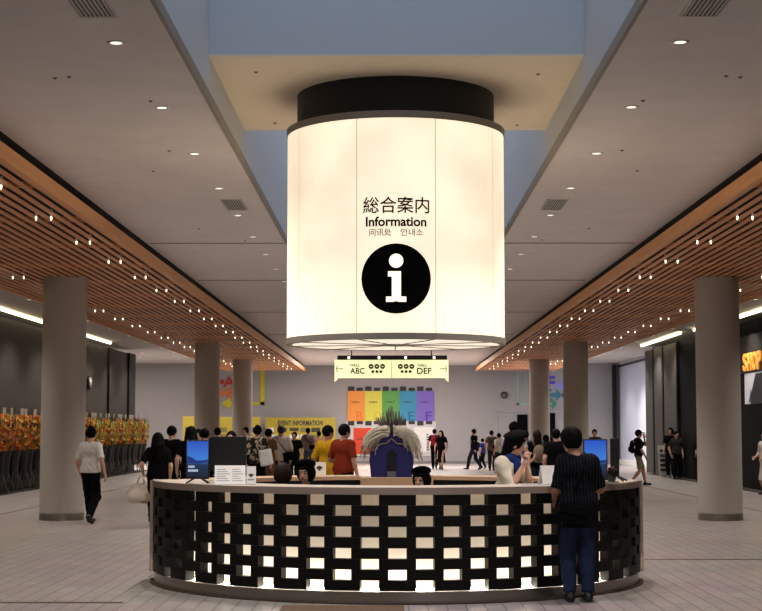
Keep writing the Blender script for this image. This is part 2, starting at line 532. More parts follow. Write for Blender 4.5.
MB().arc(Z0, 2.30, RD - .02, .0, .118, -AE, AE, 96).build('plinth', M_steel, desk)
MB().arc(Z0, 2.30, RD + .03, .0, .012, -AE, AE, 96).build('floor_flange', mat('brown_flange', (70, 52, 42), 0.5), desk)
for s in (-1, 1):
    mb = MB(); mb.box((-.03, -(RD + .045), .09), (.03, -2.0, 1.09), Matrix.Rotation(s * AE, 4, 'Z'))
    mb.build('end_panel', M_top, desk)
M_led = mat('led_strip', (255, 246, 235), emit=(255, 242, 222), estr=30.0)
MB().arc(Z0, 2.55, 2.61, .119, .135, -AE + .02, AE - .02, 72).build('light_strip', M_led, desk)
rest = MB()
DEL = .0985; RH = (1.033 - .123) / 9
for k in range(-16, 17):
    for row in range(9):
        if (row + k) % 2: continue
        zt = 1.033 - row * RH; zb = zt - RH
        a0, a1 = k * DEL - DEL * .665, k * DEL + DEL * .665
        a0, a1 = max(a0, -AE + .02), min(a1, AE - .02)
        if a1 - a0 < .01: continue
        mb = MB() if abs(k) <= 10 else rest
        mb.arc(Z0, RD - .10, RD, zb + .0005, zt - .0005, a0, a1, 3)
        if mb is not rest: mb.build('lattice_block', M_block, desk)
prop(rest.build('lattice_blocks', M_block, desk), kind='stuff')

# rear ring of the desk, wood topped, with the gate
rear = empty('rear_counter', (DC[0], DC[1], 0), label='curved pale wood rear counter behind the seated clerks', cat='counter')
A1, A2 = R(103), R(180) - .21
for s in (1, -1):
    a, b_ = sorted((s * A1, s * A2))
    MB().arc(Z0, 2.08, RD, 1.025, 1.07, a, b_, 36).build('counter_top', M_ltwood, rear)
    MB().arc(Z0, 2.14, 2.18, 0.0, 1.025, a, b_, 36).build('inner_panel', M_black, rear)
    MB().arc(Z0, RD - .06, RD - .02, 0.0, 1.025, a, b_, 36).build('outer_panel', M_ltwood, rear)
MB().arc(Z0, 2.08, RD, .0, 1.05, A2, 2 * math.pi - A2, 12).build('gate', M_ltwood, rear)
MB().arc(Z0, 2.02, 2.09, .0, 1.085, A2 - .02, A2, 2).build('gate_post', M_ltwood, rear)

# brown mats in front of the desk
prop(MB().box((-1.0, 13.4, 0), (.14, 14.72, .012), bev=.004).build('floor_mat', mat('mat_brown', (104, 84, 66), 0.95, var=.2, scale=40)), 'brown floor mat in front of the middle of the desk', 'mat')

# ------------------------------------------------------------------ things on the desk
def screen_mat():
    m = bpy.data.materials.new('screen'); m.use_nodes = True; nt = m.node_tree; b = nt.nodes['Principled BSDF']
    tc = nt.nodes.new('ShaderNodeTexCoord'); sp = nt.nodes.new('ShaderNodeSeparateXYZ'); rp = nt.nodes.new('ShaderNodeValToRGB')
    nt.links.new(tc.outputs['Object'], sp.inputs[0])
    mr = nt.nodes.new('ShaderNodeMapRange'); mr.inputs[1].default_value = 0.06; mr.inputs[2].default_value = .46
    nt.links.new(sp.outputs['Z'], mr.inputs[0]); nt.links.new(mr.outputs[0], rp.inputs[0])
    e = rp.color_ramp.elements
    e[0].position = 0; e[0].color = srgb(14, 26, 48); e[1].position = 1; e[1].color = srgb(36, 84, 210)
    for p, c in ((.33, (22, 52, 92)), (.36, (40, 92, 150)), (.44, (30, 80, 170)), (.45, (70, 140, 235))):
        q = e.new(p); q.color = srgb(*c)
    nt.links.new(rp.outputs[0], b.inputs['Emission Color']); b.inputs['Emission Strength'].default_value = 0.75
    b.inputs['Base Color'].default_value = (0.01, 0.01, 0.012, 1); b.inputs['Roughness'].default_value = .3
    return m


M_screen = screen_mat()
M_scrw = mat('screen_text', (200, 210, 220), emit=(190, 205, 220), estr=.6)
M_ridge = mat('screen_ridge', (20, 40, 90), emit=(16, 40, 110), estr=.8)


def monitor(p, rz, wd, ht, zb, label, portrait=True, lit=True):
    t = empty('monitor', p, rz, label=label, cat='monitor')
    MB().box((-wd / 2, -.02, zb), (wd / 2, .025, zb + ht), bev=.004).build('casing', M_black, t)
    if lit:
        s = MB().box((-wd / 2 + .012, -.0225, zb + .02), (wd / 2 - .012, -.0195, zb + ht - .012)).build('screen', M_screen, t)
        z = zb + ht * .42; w_ = wd / 2 - .014
        mb = MB(); ax = lambda a, b_, q: (a, q, b_)
        mb.prism([(-w_, z), (-w_, z + .07), (-w_ * .5, z + .05), (0, z + .01), (w_, z + .035), (w_, z + .01), (0, z - .012)], ax, -.024, -.0225)
        mb.build('screen_picture', M_ridge, s)
        mb = MB()
        for j, (zz, k) in enumerate(((.115, .4), (.075, .62))):
            for i in range(5):
                mb.box((-w_ + .012 + i * .021 * k * 1.6, -.0245, zb + zz), (-w_ + .012 + (i * .021 + .014) * k * 1.6, -.0225, zb + zz + .024))
        mb.build('screen_text', M_scrw, s)
    MB().box((-.02, .0, .05), (.02, .022, zb + .1)).build('stand_neck', M_black, t)
    for a in (-1, 1):
        MB().tube([(a * .02, 0, .06), (a * .11, -.09, .008)], .009, 6).build('stand_leg', M_black, t)
        MB().tube([(a * .02, .01, .06), (a * .11, .10, .008)], .009, 6).build('stand_leg', M_black, t)
    return t


ZT_ = 1.101
p = at(197.5, 482, 16.1); monitor((p.x, 16.1, ZT_), R(4), .242, .40, .045, 'lit blue portrait monitor at the left end of the desk')
p = at(228, 480, 16.45); monitor((p.x, 16.45, ZT_), R(180), .385, .36, .12, 'wide dark monitor seen from behind, beside the left blue screen', lit=False)
p = at(595.5, 478, 16.2); monitor((p.x, 16.2, ZT_), R(-4), .25, .425, .03, 'lit blue portrait monitor at the right, beside the standing man')
p = at(615, 478, 16.75); monitor((p.x, 16.75, ZT_), R(160), .09, .40, .06, 'narrow dark monitor edge behind the right blue screen', lit=False)

M_paper = mat('white_paper', (226, 222, 218), 0.8, var=.03)
M_line = mat('paper_print', (150, 146, 148), 0.8)


def leaflet_rack(p, rz, label):
    t = empty('leaflet_rack', p, rz, label=label, cat='leaflet rack')
    n = Matrix.Rotation(R(-38), 4, 'X')
    for i, x in enumerate((-.115, .02)):
        c = MB().box((x - .10, -.002, 0), (x + .075, .002, .235), Matrix.Translation((0, -.07 + .004 * i, .004)) @ n).build('card', M_paper, t)
        mb = MB()
        for j in range(6): mb.box((x - .08, -.0035, .04 + j * .028), (x + .05 - .02 * (j % 3), -.002, .048 + j * .028), Matrix.Translation((0, -.07 + .004 * i, .004)) @ n)
        mb.build('card_print', M_line, c)
    T = Matrix.Translation((.15, -.06, .004)) @ Matrix.Rotation(R(-20), 4, 'X')
    c = MB().box((-.045, -.002, 0), (.05, .002, .19), T).build('card', M_paper, t)
    mb = MB(); mb.prism([(0, .07), (.03, .10), (0, .115), (-.03, .10)], lambda a, b_, q: T @ Vector((a, q, b_)), -.0035, -.002)
    for j in range(4): mb.box((-.03 + j * .016, -.0035, .04), (-.019 + j * .016, -.002, .055), T)
    mb.build('card_print', mat('dark_print', (50, 48, 52)), c)
    MB().box((-.22, -.075, 0), (.2, .11, .006)).build('base', mat('clear_acrylic', (190, 190, 192), .2), t)
    for x in (-.2, .17):
        MB().tube([(x, .10, .005), (x, .065, .17)], .005, 6).build('strut', M_steel, t)


p = at(236, 486, 15.75); leaflet_rack((p.x, 15.75, ZT_), R(6), 'white leaflet rack standing on the desk beside the dark monitor back')
# small boxes of papers between
def simple(name, mb, m, loc, label, cat, rz=0, group=None):
    o = mb.build(name, m, None, loc, (0, 0, rz)); return prop(o, label, cat, group)


p = at(217, 484, 15.9)
t = empty('paper_stack', (p.x, 16.05, ZT_), R(10), label='small pile of papers left of the white leaflet rack', cat='papers')
MB().box((-.09, -.07, 0), (.07, .07, .03)).build('sheets', M_paper, t)
MB().box((-.08, -.06, .03), (.09, .08, .038), Matrix.Rotation(R(14), 4, 'Z')).build('top_sheet', mat('cream_paper', (232, 214, 180)), t)
# white tent sign near the clerk, papers and pen things near the standing man
p = at(552, 488, 15.6)
t = empty('tent_card', (p.x - .02, 15.75, ZT_), R(20), label='white folded card standing on the desk left of the standing man', cat='sign')
for s in (-1, 1):
    MB().box((-.09, -.002, 0), (.09, .002, .2), Matrix.Translation((0, s * .06, 0)) @ Matrix.Rotation(R(s * 17), 4, 'X')).build('leaf', M_paper, t)
p = at(538, 488, 15.5)
t = empty('form_pad', (p.x - .05, 15.6, ZT_), R(-12), label='white form pad in front of the clerk in the cream blouse', cat='papers')
MB().box((-.14, -.1, 0), (.14, .1, .012)).build('pad', M_paper, t)
mb = MB()
for j in range(6): mb.box((-.11, -.08 + j * .026, .012), (.09, -.072 + j * .026, .0128))
mb.build('pad_print', M_line, t)
p = at(608, 482, 16.3)
t = empty('flower_pot', (p.x + .06, 16.45, ZT_), label='dark little potted plant with red blooms right of the blue screen', cat='plant')
MB().lathe([(.035, 0), (.05, .06)], 16).build('pot', M_black, t)
bm = MB(); rd = random.Random(4)
for i in range(40):
    a = rd.uniform(0, 6.28); r_ = rd.uniform(.0, .055); z = .05 + rd.uniform(0, .09)
    bm.box((-.016, -.004, -.02), (.016, .004, .02), Matrix.Translation((r_ * math.cos(a), r_ * math.sin(a), z)) @ Matrix.Rotation(a, 4, 'Z') @ Matrix.Rotation(rd.uniform(-1, 1), 4, 'X'))
prop(bm.build('leaves', mat('leaf_dark', (24, 30, 22)), t), kind='stuff')
bm = MB()
for i in range(7):
    a = i * 2.4; r_ = .015 + .006 * i
    bm.lathe([(.004, -.012), (.018, 0), (.004, .012)], 6, (r_ * math.cos(a), r_ * math.sin(a), .12 + .012 * (i % 4)))
prop(bm.build('blooms', mat('bloom_red', (110, 24, 28)), t), kind='stuff')
p = at(607, 487, 15.8)
t = empty('clipboard', (p.x + .07, 15.95, ZT_), R(-25), label='clipboard with a pen lying on the right end of the desk', cat='clipboard')
MB().box((-.15, -.07, 0), (.15, .07, .01)).build('board', mat('tan_board', (150, 128, 110)), t)
MB().tube([(-.1, .02, .017), (.06, .05, .017)], .006, 6).build('pen', M_black, t)
# small emblem card by the back counter and the white holder at the right of the clerks
p = at(319, 473, 19.9)
t = empty('emblem_card', (p.x, 20.0, 1.071), label='small white card with a dark fan emblem on the rear counter', cat='sign')
MB().box((-.085, -.004, 0), (.085, .004, .17), Matrix.Rotation(R(-12), 4, 'X')).build('card', M_paper, t)
mb = MB(); mb.prism([(0, .055), (.045, .1), (0, .125), (-.045, .1)], lambda a, b_, q: Matrix.Rotation(R(-12), 4, 'X') @ Vector((a, q, b_)), -.007, -.004)
mb.build('card_print', mat('dark_print', (50, 48, 52)), t)
p = at(331, 485, 18.3)

# ------------------------------------------------------------------ straw ornament on the gate
p = at(391.5, 474, 20.0)
orn = empty('straw_ornament', (p.x, 20.02, 1.05), label='blue draped ornament with a fan of dried straw on the rear counter', cat='ornament')
M_blue = mat('blue_drape', (18, 22, 92), 0.75, var=.25, scale=10)
M_straw = mat('dry_straw', (206, 200, 188), 0.9, var=.35, scale=20)
body = [(-.275, 0), (-.30, .22), (-.285, .33), (-.15, .46), (-.06, .53), (.06, .53), (.15, .46), (.285, .33), (.30, .22), (.275, 0)]
MB().prism(body, lambda a, b_, q: (a * (1 - abs(q) * .3), q, b_), -.18, .2).build('drape', M_blue, orn)
MB().prism([(-.05, .02), (-.06, .30), (0, .36), (.06, .30), (.05, .02)], lambda a, b_, q: (a, q, b_), -.188, -.178).build('opening', mat('dark_navy_cloth', (8, 9, 22), .9), orn)  # flat dark navy panel marks the slit in the drape
MB().box((-.055, -.2, .0), (.055, -.185, .075), bev=.004).build('plaque', mat('grey_plaque', (96, 98, 110)), orn)
cord = [(-.28 + .56 * i / 20, -.195, .33 - .1 * math.cos((i / 20 - .5) * math.pi * 2) * .0 + .16 * (1 - abs(i / 10 - 1)) ** .8 - .03 * math.sin(i / 20 * math.pi * 4) ** 2) for i in range(21)]
MB().tube(cord, .006, 5).build('gold_cord', mat('cord_gold', (150, 140, 110)), orn)
rd = random.Random(11); mb = MB()
for i in range(620):                                   # strands falling to both sides
    s = 1 if i % 2 else -1
    th = rd.uniform(.25, 1.0); y = rd.uniform(-.21, .12)
    x0 = s * rd.uniform(.015, .1); z0 = .56 + rd.uniform(-.03, .1) - abs(x0) * .3
    L = rd.uniform(.18, .42); out = .16 + .25 * rd.random() ** .7
    pts = []
    for j in range(6):
        q = j / 5 * (.35 + .65 * th)
        pts.append((x0 + s * (out - abs(x0)) * math.sin(q * 1.45), y - .03 * math.sin(q * 3), z0 + .05 * math.sin(q * 2.2) - .40 * q ** 2.0 + rd.uniform(-.012, .012)))
    mb.tube(pts, .006, 4, .003)
prop(mb.build('straw_fall', M_straw, orn), kind='stuff')
mb = MB()
for i in range(90):                                    # upright stalks
    x = rd.uniform(-.2, .2); y = rd.uniform(-.14, .1); h = (.31 - abs(x) * .75) * rd.uniform(.75, 1.12)
    mb.tube([(x * .7, y, .52 - abs(x) * .4), (x * .85 + rd.uniform(-.01, .01), y, .6 + h * .4), (x + rd.uniform(-.02, .02), y, .6 + h - .02)], .007, 4, .003)
prop(mb.build('straw_stalks', mat('brown_straw', (88, 80, 74), .9, var=.3, scale=20), orn), kind='stuff')

# ------------------------------------------------------------------ ceiling lamps and grilles
M_lens = mat('lamp_lens', (255, 250, 240), emit=(255, 244, 226), estr=1.5)
M_ring = mat('lamp_ring', (206, 200, 192), 0.4)
M_tip = mat('spot_lens', (255, 246, 225), emit=(255, 240, 205), estr=3.5)


def spot(parent, power, angle, col=(1.0, 0.92, 0.85), z=-.03, r=.06):
    l = bpy.data.lights.new('lamp_light', 'SPOT'); l.energy = power; l.spot_size = angle; l.spot_blend = .6
    l.color = col; l.shadow_soft_size = r
    o = bpy.data.objects.new('lamp_light', l); COL.objects.link(o); o.parent = parent; o.location = (0, 0, z)
    return o


dl = empty('downlight', (0, 0, 0), label='x', cat='downlight')
MB().lathe([(.048, -.004), (.075, -.007), (.08, 0), (.05, 0)], 24, cap=False).build('ring', M_ring, dl)
MB().lathe([(.001, -.003), (.05, -.003), (.05, .0)], 20).build('lens', M_lens, dl)
spot(dl, DOWN_W, R(115))
al = empty('downlight', (0, 0, 0), label='x', cat='downlight')
MB().lathe([(.075, -.004), (.10, -.008), (.105, 0), (.075, 0)], 24, cap=False).build('ring', M_ring, al)
MB().lathe([(.001, -.003), (.075, -.003), (.075, .0)], 20).build('lens', M_lens, al)
spot(al, AISLE_W, R(125))
used = set()


def put(proto, loc, label, group, rz=0):
    if proto.name not in used:
        used.add(proto.name); proto.location = loc; proto.rotation_euler[2] = rz; proto['label'] = label; proto['group'] = group
        return proto
    return copy_tree(proto, loc, rz, label, group)


for sx, sn in ((-1, 'left'), (1, 'right')):
    for i in range(9):
        put(dl, (X0 + sx * 2.335, 12.62 + i * 2.59, ZC), '%s round downlight from the near end in the row on the %s low ceiling' % (ORD[i], sn), 'downlights in the low ceilings')
    for i in range(6):
        y = 40 + i * 6
        put(dl, (X0 + sx * 1.6, y, ZC), '%s small downlight beyond the hanging drum, on the %s of the hall sign' % (ORD[i], sn), 'downlights beyond the drum')
    for i in range(14):
        put(al, (X0 + sx * 9.2, 24.0 + i * 3.8, 4.95), '%s downlight from the near end along the outer %s aisle' % (ORD[i], sn), 'downlights in the side aisles')
for i, (u, y) in enumerate(((139, 70.5), (142, 66.5), (174, 70), (178, 69), (183, 68))):
    p = at(u, 360, y)
    put(al, (p.x, y, 4.95), '%s downlight from the left in the bright far left ceiling' % ORD[i], 'downlights over the far left corner')
for i, (u, y) in enumerate(((600, 69), (605, 68), (610, 67))):
    p = at(u, 360, y)
    put(al, (p.x, y, 4.95), '%s downlight from the left in the bright far right ceiling' % ORD[i], 'downlights over the far right corner')

# pairs of small spotlights hanging between the slats
sp = empty('spotlight', (0, 0, 0), label='x', cat='spotlight')
MB().lathe([(.014, 0), (.018, .05), (.018, .10)], 12).build('barrel', M_white, sp)
MB().lathe([(.005, -.05), (.011, -.035), (.014, 0)], 12).build('lens', M_tip, sp)
for sx, sn in ((-1, 'left'), (1, 'right')):
    for rn, xa in (('inner', 4.54), ('outer', 6.78)):
        n = 0
        for i in range(21):
            y = 17.65 + i * 2.66
            if rn == 'outer' and y < 22 or y > 72: continue
            for k, q in enumerate(('inner', 'outer')):
                put(sp, (X0 + sx * (xa + .0 + k * .2 + (.0 if sx < 0 else -.02)), y, 4.46), '%s spotlight of the %s pair from the near end, %s row under the %s slats' % (q, ORD[n], rn, sn), 'spotlights under the %s slats' % sn)
            n += 1

# air grilles
def grille(loc, label, L=1.0, wd=.27):
    t = empty('ceiling_vent', loc, label=label, cat='ceiling vent', group='ceiling air vents')
    f = MB(); f.box((-wd / 2 - .02, -L / 2 - .02, -.008), (-wd / 2, L / 2 + .02, .002)).box((wd / 2, -L / 2 - .02, -.008), (wd / 2 + .02, L / 2 + .02, .002))
    f.box((-wd / 2, -L / 2 - .02, -.008), (wd / 2, -L / 2, .002)).box((-wd / 2, L / 2, -.008), (wd / 2, L / 2 + .02, .002)); f.build('frame', M_ring, t)
    MB().box((-wd / 2, -L / 2, -.001), (wd / 2, L / 2, .002)).build('backing', M_black, t)
    s = MB()
    for i in range(8):
        x = -wd / 2 + wd * (i + .5) / 8
        s.box((x - .006, -L / 2, -.008), (x + .006, L / 2, -.001))
    s.build('slats', M_ring, t)


grille((X0 - 2.33, 11.3, ZC), 'long slotted air vent at the top left edge of the picture')
grille((X0 + 2.33, 11.3, ZC), 'long slotted air vent at the top right edge of the picture')
grille((X0 - 2.28, 21.9, ZC), 'small slotted air vent in the left ceiling beside the drum')
grille((X0 + 2.28, 21.9, ZC), 'small slotted air vent in the right ceiling beside the drum')
M_det = mat('detector_grey', (96, 90, 84), 0.5)
det = empty('sprinkler', (0, 0, 0), label='x', cat='sprinkler')
MB().lathe([(.022, -.004), (.024, 0)], 16).build('plate', M_det, det)
MB().lathe([(.008, -.014), (.008, -.004)], 10).build('head', M_black, det)
for sx, sn in ((-1, 'left'), (1, 'right')):
    for i, (x, y) in enumerate(((2.98, 13.85), (3.12, 13.9), (2.4, 14.9), (3.0, 19.0), (2.6, 17.6), (3.1, 24.5), (2.5, 26))):
        put(det, (X0 + sx * x, y, ZC), '%s tiny ceiling sprinkler from the near end on the %s low ceiling' % (ORD[i], sn), 'sprinklers in the ceilings')
for i, (u, v) in enumerate(((256, 72), (275, 123), (538, 74), (517, 125))):
    d = ray(u, v); k = (ZB - CAMZ) / d.z
    put(det, (d.x * k, d.y * k, ZB), 'tiny sprinkler in the beige soffit, %s' % ('left front', 'left rear', 'right front', 'right rear')[i], 'sprinklers in the ceilings')

# ------------------------------------------------------------------ hanging hall sign
HY = 35.0
a, b_ = at(336, 360, HY), at(447, 378, HY); hx = (a.x + b_.x) / 2; hw = b_.x - a.x; hh = a.z - b_.z; hz = b_.z
hs = empty('hall_sign', (hx, HY, 0), label='long yellow lit sign with arrows to halls ABC and DEF', cat='sign')
M_yel = mat('lit_yellow', (246, 244, 190), 0.7, emit=(244, 242, 182), estr=.95, var=.02)
for s in (-1, 1):
    x0, x1 = (0.006, hw / 2) if s > 0 else (-hw / 2, -.006)
    MB().box((x0, -.06, hz), (x1, .06, hz + hh)).build('lit_panel', M_yel, hs)
    e = s * hw / 2; ax = lambda a, b_, q: (a, q, b_)
    MB().prism([(e, hz + hh), (e + s * .03, hz + hh), (e + s * .03, hz - .09), (e - s * .04, hz - .02), (e, hz)], ax, -.07, .07).build('end_bracket', M_yel, hs)
    MB().tube([(s * hw * .36, 0, hz + hh + .09), (s * hw * .36, 0, ZC)], .012, 8).build('hanger_rod', M_black, hs)
MB().box((-hw / 2 + .03, -.07, hz + hh), (hw / 2 - .0, .07, hz + hh + .1)).build('top_rail', M_black, hs)
for x in (-.96, -.28, .32, .96):
    MB().lathe([(.02, hz + hh + .02), (.026, hz + hh + .07)], 10, (x, -.09, 0)).build('rail_lamp', M_tip, hs)
M_sg = mat('sign_ink', (60, 58, 46), .9)
zc = hz + hh * .5
def sgn(s, x, z, wd, ht, m=M_sg, y=-.064, par=hs, name='lettering', bold=.025):
    return link(name, fit_text(s, wd, ht, m, bold=bold), par, (x, y, z), STAND)
sgn('HALL', -.82, zc + .085, .21, .065); sgn('ABC', -.77, zc - .045, .33, .14)
sgn('HALL', .70, zc + .085, .21, .065); sgn('DEF', .74, zc - .045, .33, .14)
for s in (-1, 1):
    mb = MB(); e = s * 1.18
    mb.box((e - .09, -.064, zc - .008), (e + .09, -.061, zc + .012))
    for q in (-1, 1):
        mb.prism([(e + s * .09, zc + .002), (e + s * .075, zc + .002), (e + s * .01, zc + q * .075), (e + s * .03, zc + q * .085)], lambda a, b_, t: (a, t, b_), -.064, -.061)
    mb.build('arrow', M_sg, hs)
    for i, (x, z, r_) in enumerate(((-.13, .055, .058), (0, .055, .058), (.13, .055, .058), (-.09, -.062, .034), (0, -.062, .034), (.09, -.062, .034))):
        ic = MB().lathe([(.001, -.003), (r_, -.003), (r_, 0)], 20, M=Matrix.Translation((s * .33 + x, -.061, zc + z)) @ Matrix.Rotation(R(-90), 4, 'X').inverted()).build('icon', M_sg, hs)
        if i < 3:
            MB().box((s * .33 + x - .022, -.067, zc + z - .008), (s * .33 + x + .022, -.0635, zc + z + .008), None).build('icon_mark', M_yel, ic)

# ------------------------------------------------------------------ far wall map and boards
WY = YF - .02
def rect(u0, v0, u1, v1, y, dy=.01):
    a, b_ = at(u0, v0, y), at(u1, v1, y)
    return (a.x, y - dy, b_.z), (b_.x, y, a.z)


wm = empty('hall_map', tuple(at(390, 425, WY)), label='wall map with orange, yellow, green, blue and purple hall panels', cat='wall map')
inv = -wm.location
def rb(name, m, u0, v0, u1, v1, dy=.02, par=wm, y=WY):
    lo, hi = rect(u0, v0, u1, v1, y, dy)
    o = par.location
    return MB().box(tuple(Vector(lo) - o), tuple(Vector(hi) - o)).build(name, m, par)
M_map = mat('map_grey', (196, 194, 194), .8)
M_mapd = mat('map_dark', (52, 50, 54), .8)
rb('backing', M_map, 346, 421, 436, 456, .02)
cols = (('orange', (226, 142, 62)), ('yellow', (206, 198, 76)), ('green', (86, 150, 72)), ('blue', (56, 136, 172)), ('purple', (118, 96, 186)))
inks = ((220, 112, 40), (190, 180, 50), (60, 116, 56), (36, 92, 140), (72, 52, 150))
for i, ((n, c), k) in enumerate(zip(cols, inks)):
    u = 347.5 + i * 17.3
    o = rb('hall_panel', mat('map_' + n, c, .7), u, 391, u + 17.2, 421, .05); o['label'] = n + ' hall panel'
    lp = at(u + 12, 416, WY); link('letter', fit_text('BCDEF'[i], .30, .44, mat('map_ink' + n, k), bold=.01), o, lp - wm.location + Vector((0, -.056, .0)), STAND)
    lp = at(u + 8.5, 402, WY); link('caption', fit_text('HALL', .42, .09, M_mapd, bold=.02), o, lp - wm.location + Vector((0, -.056, 0)), STAND)
for v0, v1, s in ((386.5, 391, -1), (421, 425.5, 1)):
    mb = MB()
    for i in range(10):
        u = 348 + i * 8.65
        lo, hi = rect(u, v0 + (1.2 if i % 2 else 0) * (s < 0), u + 6.3, v1 - (1.2 if i % 2 else 0) * (s > 0), WY, .04)
        mb.box(tuple(Vector(lo) - wm.location), tuple(Vector(hi) - wm.location))
    mb.build('dock_marks', M_mapd, wm)
o = rb('hall_panel', mat('map_red', (206, 62, 30), .7), 353.5, 428, 372.5, 454, .05); o['label'] = 'red hall panel'
lp = at(361, 439, WY); link('caption', fit_text('HALL', .42, .09, M_mapd, bold=.02), o, lp - wm.location + Vector((0, -.056, 0)), STAND)
o = rb('legend', mat('map_white', (222, 220, 218), .7), 414, 427, 434, 452, .04)
mb = MB()
for j in range(7):
    lo, hi = rect(426.5, 434 + j * 2.5, 428.5, 435.4 + j * 2.5, WY, .045); mb.box(tuple(Vector(lo) - wm.location), tuple(Vector(hi) - wm.location))
mb.build('legend_print', M_mapd, o)

M_by = mat('board_yellow', (168, 150, 46), .6, var=.05)
M_bg = mat('board_print', (120, 112, 60), .7)
def board(u0, u1, v0, v1, y, label, title=None, seed=1):
    lo, hi = rect(u0, v0, u1, v1, y, .06)
    t = empty('event_board', ((lo[0] + hi[0]) / 2, y, 0), label=label, cat='notice board')
    wd = hi[0] - lo[0]; zt = hi[2]
    MB().box((-wd / 2, -.06, .25), (wd / 2, 0, zt), bev=.01).build('panel', M_by, t)
    for s in (-1, 1):
        MB().box((s * wd * .4 - .04, -.05, 0), (s * wd * .4 + .04, -.01, .26)).build('foot', M_black, t)
    r_ = random.Random(seed); prints = ([], [], [])
    mbs = (MB(), MB(), MB())
    nx = max(2, int(wd / .55))
    for j in range(4):
        for i in range(nx):
            x = -wd / 2 + .12 + (wd - .24) * i / nx; z = zt - .5 - j * .34
            k_ = r_.randrange(3); MB().box((x, -.066, z - .27 * r_.uniform(.6, 1)), (x + (wd - .24) / nx * r_.uniform(.5, .9), -.061, z)).build('notice', (M_paper, M_bg, mat('board_dark', (60, 56, 40), .7))[k_], t)
    if title:
        link('title', fit_text(title, wd * .64, .25, M_mapd, bold=.03), t, (0, -.068, zt - .27), STAND)
    return t
board(265.5, 335.5, 417.5, 462, 76.3, 'wide yellow board headed Event Information on the far wall', 'EVENT INFORMATION', 3)
board(183, 212, 416.5, 462, 74.6, 'yellow poster board left of the middle left column', None, 5)
board(217, 260, 417, 462, 75.2, 'yellow board between the two farther left columns', None, 9)

# large painted letters and arrows on the far wall
def graphic(label, parts, name='wall_graphic'):
    c = at(*parts[0][1][:2], WY)
    t = empty(name, tuple(c), label=label, cat='wall graphic')
    for kind, uv, m, *rest in parts:
        if kind == 'rect':
            lo, hi = rect(*uv, WY, .02); MB().box(tuple(Vector(lo) - c), tuple(Vector(hi) - c)).build('stroke', m, t)
        elif kind == 'arrow':
            u0, u1, v, hgt, s = uv
            a, b_ = at(u0, v, WY), at(u1, v, WY); z = a.z - c.z; x0, x1 = a.x - c.x, b_.x - c.x; h = hgt * .05
            tip, tail = (x1, x0) if s > 0 else (x0, x1); L = min(.5, (x1 - x0) * .55) * s
            MB().prism([(tip, z), (tip - L, z + h), (tip - L, z + h * .35), (tail, z + h * .35), (tail, z - h * .35), (tip - L, z - h * .35), (tip - L, z - h)], lambda p, q, r_: (p, r_, q), -.02, 0).build('arrow', m, t)
        else:
            u, v, wd, ht = uv; p = at(u, v, WY)
            link('letter', fit_text(rest[0], wd, ht, m, depth=.008, bold=.03), t, p - c + Vector((0, -.02, 0)), STAND)
g = lambda n, *c: mat('graphic_' + n, c, .7)
graphic('red arrow and letter A painted on the far wall behind the left columns', [('letter', (229, 382, .62, .55), g('red', 170, 44, 40), 'A'), ('arrow', (214, 224, 382, 6, -1), g('red', 170, 44, 40))])
graphic('orange arrow and letter B painted below the red one', [('letter', (232, 393, .5, .5), g('orange', 206, 110, 60), 'B'), ('arrow', (214, 227, 393, 6, -1), g('orange', 206, 110, 60))])
graphic('yellow line, arrow and frame painted on the far wall beside the left slats', [('rect', (260.5, 360, 264.5, 405), g('yellow', 200, 186, 40)), ('rect', (236, 402, 264.5, 405), g('yellow', 200, 186, 40)), ('arrow', (221, 238, 403.5, 6, -1), g('yellow', 200, 186, 40))])
graphic('purple letter F and arrow painted on the far wall at the right', [('letter', (550, 383, .5, .7), g('purple', 84, 66, 190), 'F'), ('arrow', (555, 566, 385.5, 6, 1), g('lilac', 140, 140, 214))])
graphic('teal letter E and arrow painted below the purple F', [('letter', (547.5, 395, .4, .6), g('teal', 60, 120, 140), 'E'), ('arrow', (551, 562, 395, 6, 1), g('teal', 60, 120, 140))])
graphic('green line, arrow and frame painted on the far wall beside the right column', [('rect', (516.5, 372, 519, 405), g('green', 150, 178, 160)), ('rect', (525.5, 372, 527, 396), g('green', 150, 178, 160)), ('rect', (516.5, 403, 552, 405), g('green', 120, 160, 138)), ('arrow', (547, 557.5, 404, 6, 1), g('green2', 80, 140, 110))])
for u, n in ((504.3, 'left of the green lines'), (565.5, 'beside the teal arrow')):
    p = at(u, 395, WY); t = empty('wall_speaker', tuple(p), label='round black disc on the far wall, ' + n, cat='speaker')
    T = Matrix.Rotation(R(90), 4, 'X')
    MB().lathe([(.15, 0), (.17, .01), (.17, .05), (.15, .07)], 28, M=T).build('body', M_black, t)
    MB().lathe([(.001, .071), (.12, .073), (.12, .07)], 24, M=T).build('mesh_cover', M_det, t)
t = empty('wall_clock', (-10.55, 54.3, 3.3), label='round black and white disc sticking out of the brown left wall', cat='clock')
T = Matrix.Rotation(R(90), 4, 'Y')
MB().lathe([(.22, 0), (.24, .02), (.24, .09), (.2, .1)], 28, M=T).build('body', M_black, t)
MB().lathe([(.001, .1), (.19, .102), (.19, .1)], 24, M=T).build('face', mat('pale_face', (190, 186, 180), .5), t)
t = empty('notice_frame', (-10.55, 55.0, 2.0), label='small dark framed notice on the brown left wall above the flowers', cat='notice')
MB().box((0, -.35, -.22), (.05, .35, .22)).build('frame', M_black, t)
MB().box((.05, -.31, -.18), (.054, .31, .18)).build('sheet', mat('dim_sheet', (70, 64, 60), .7), t)

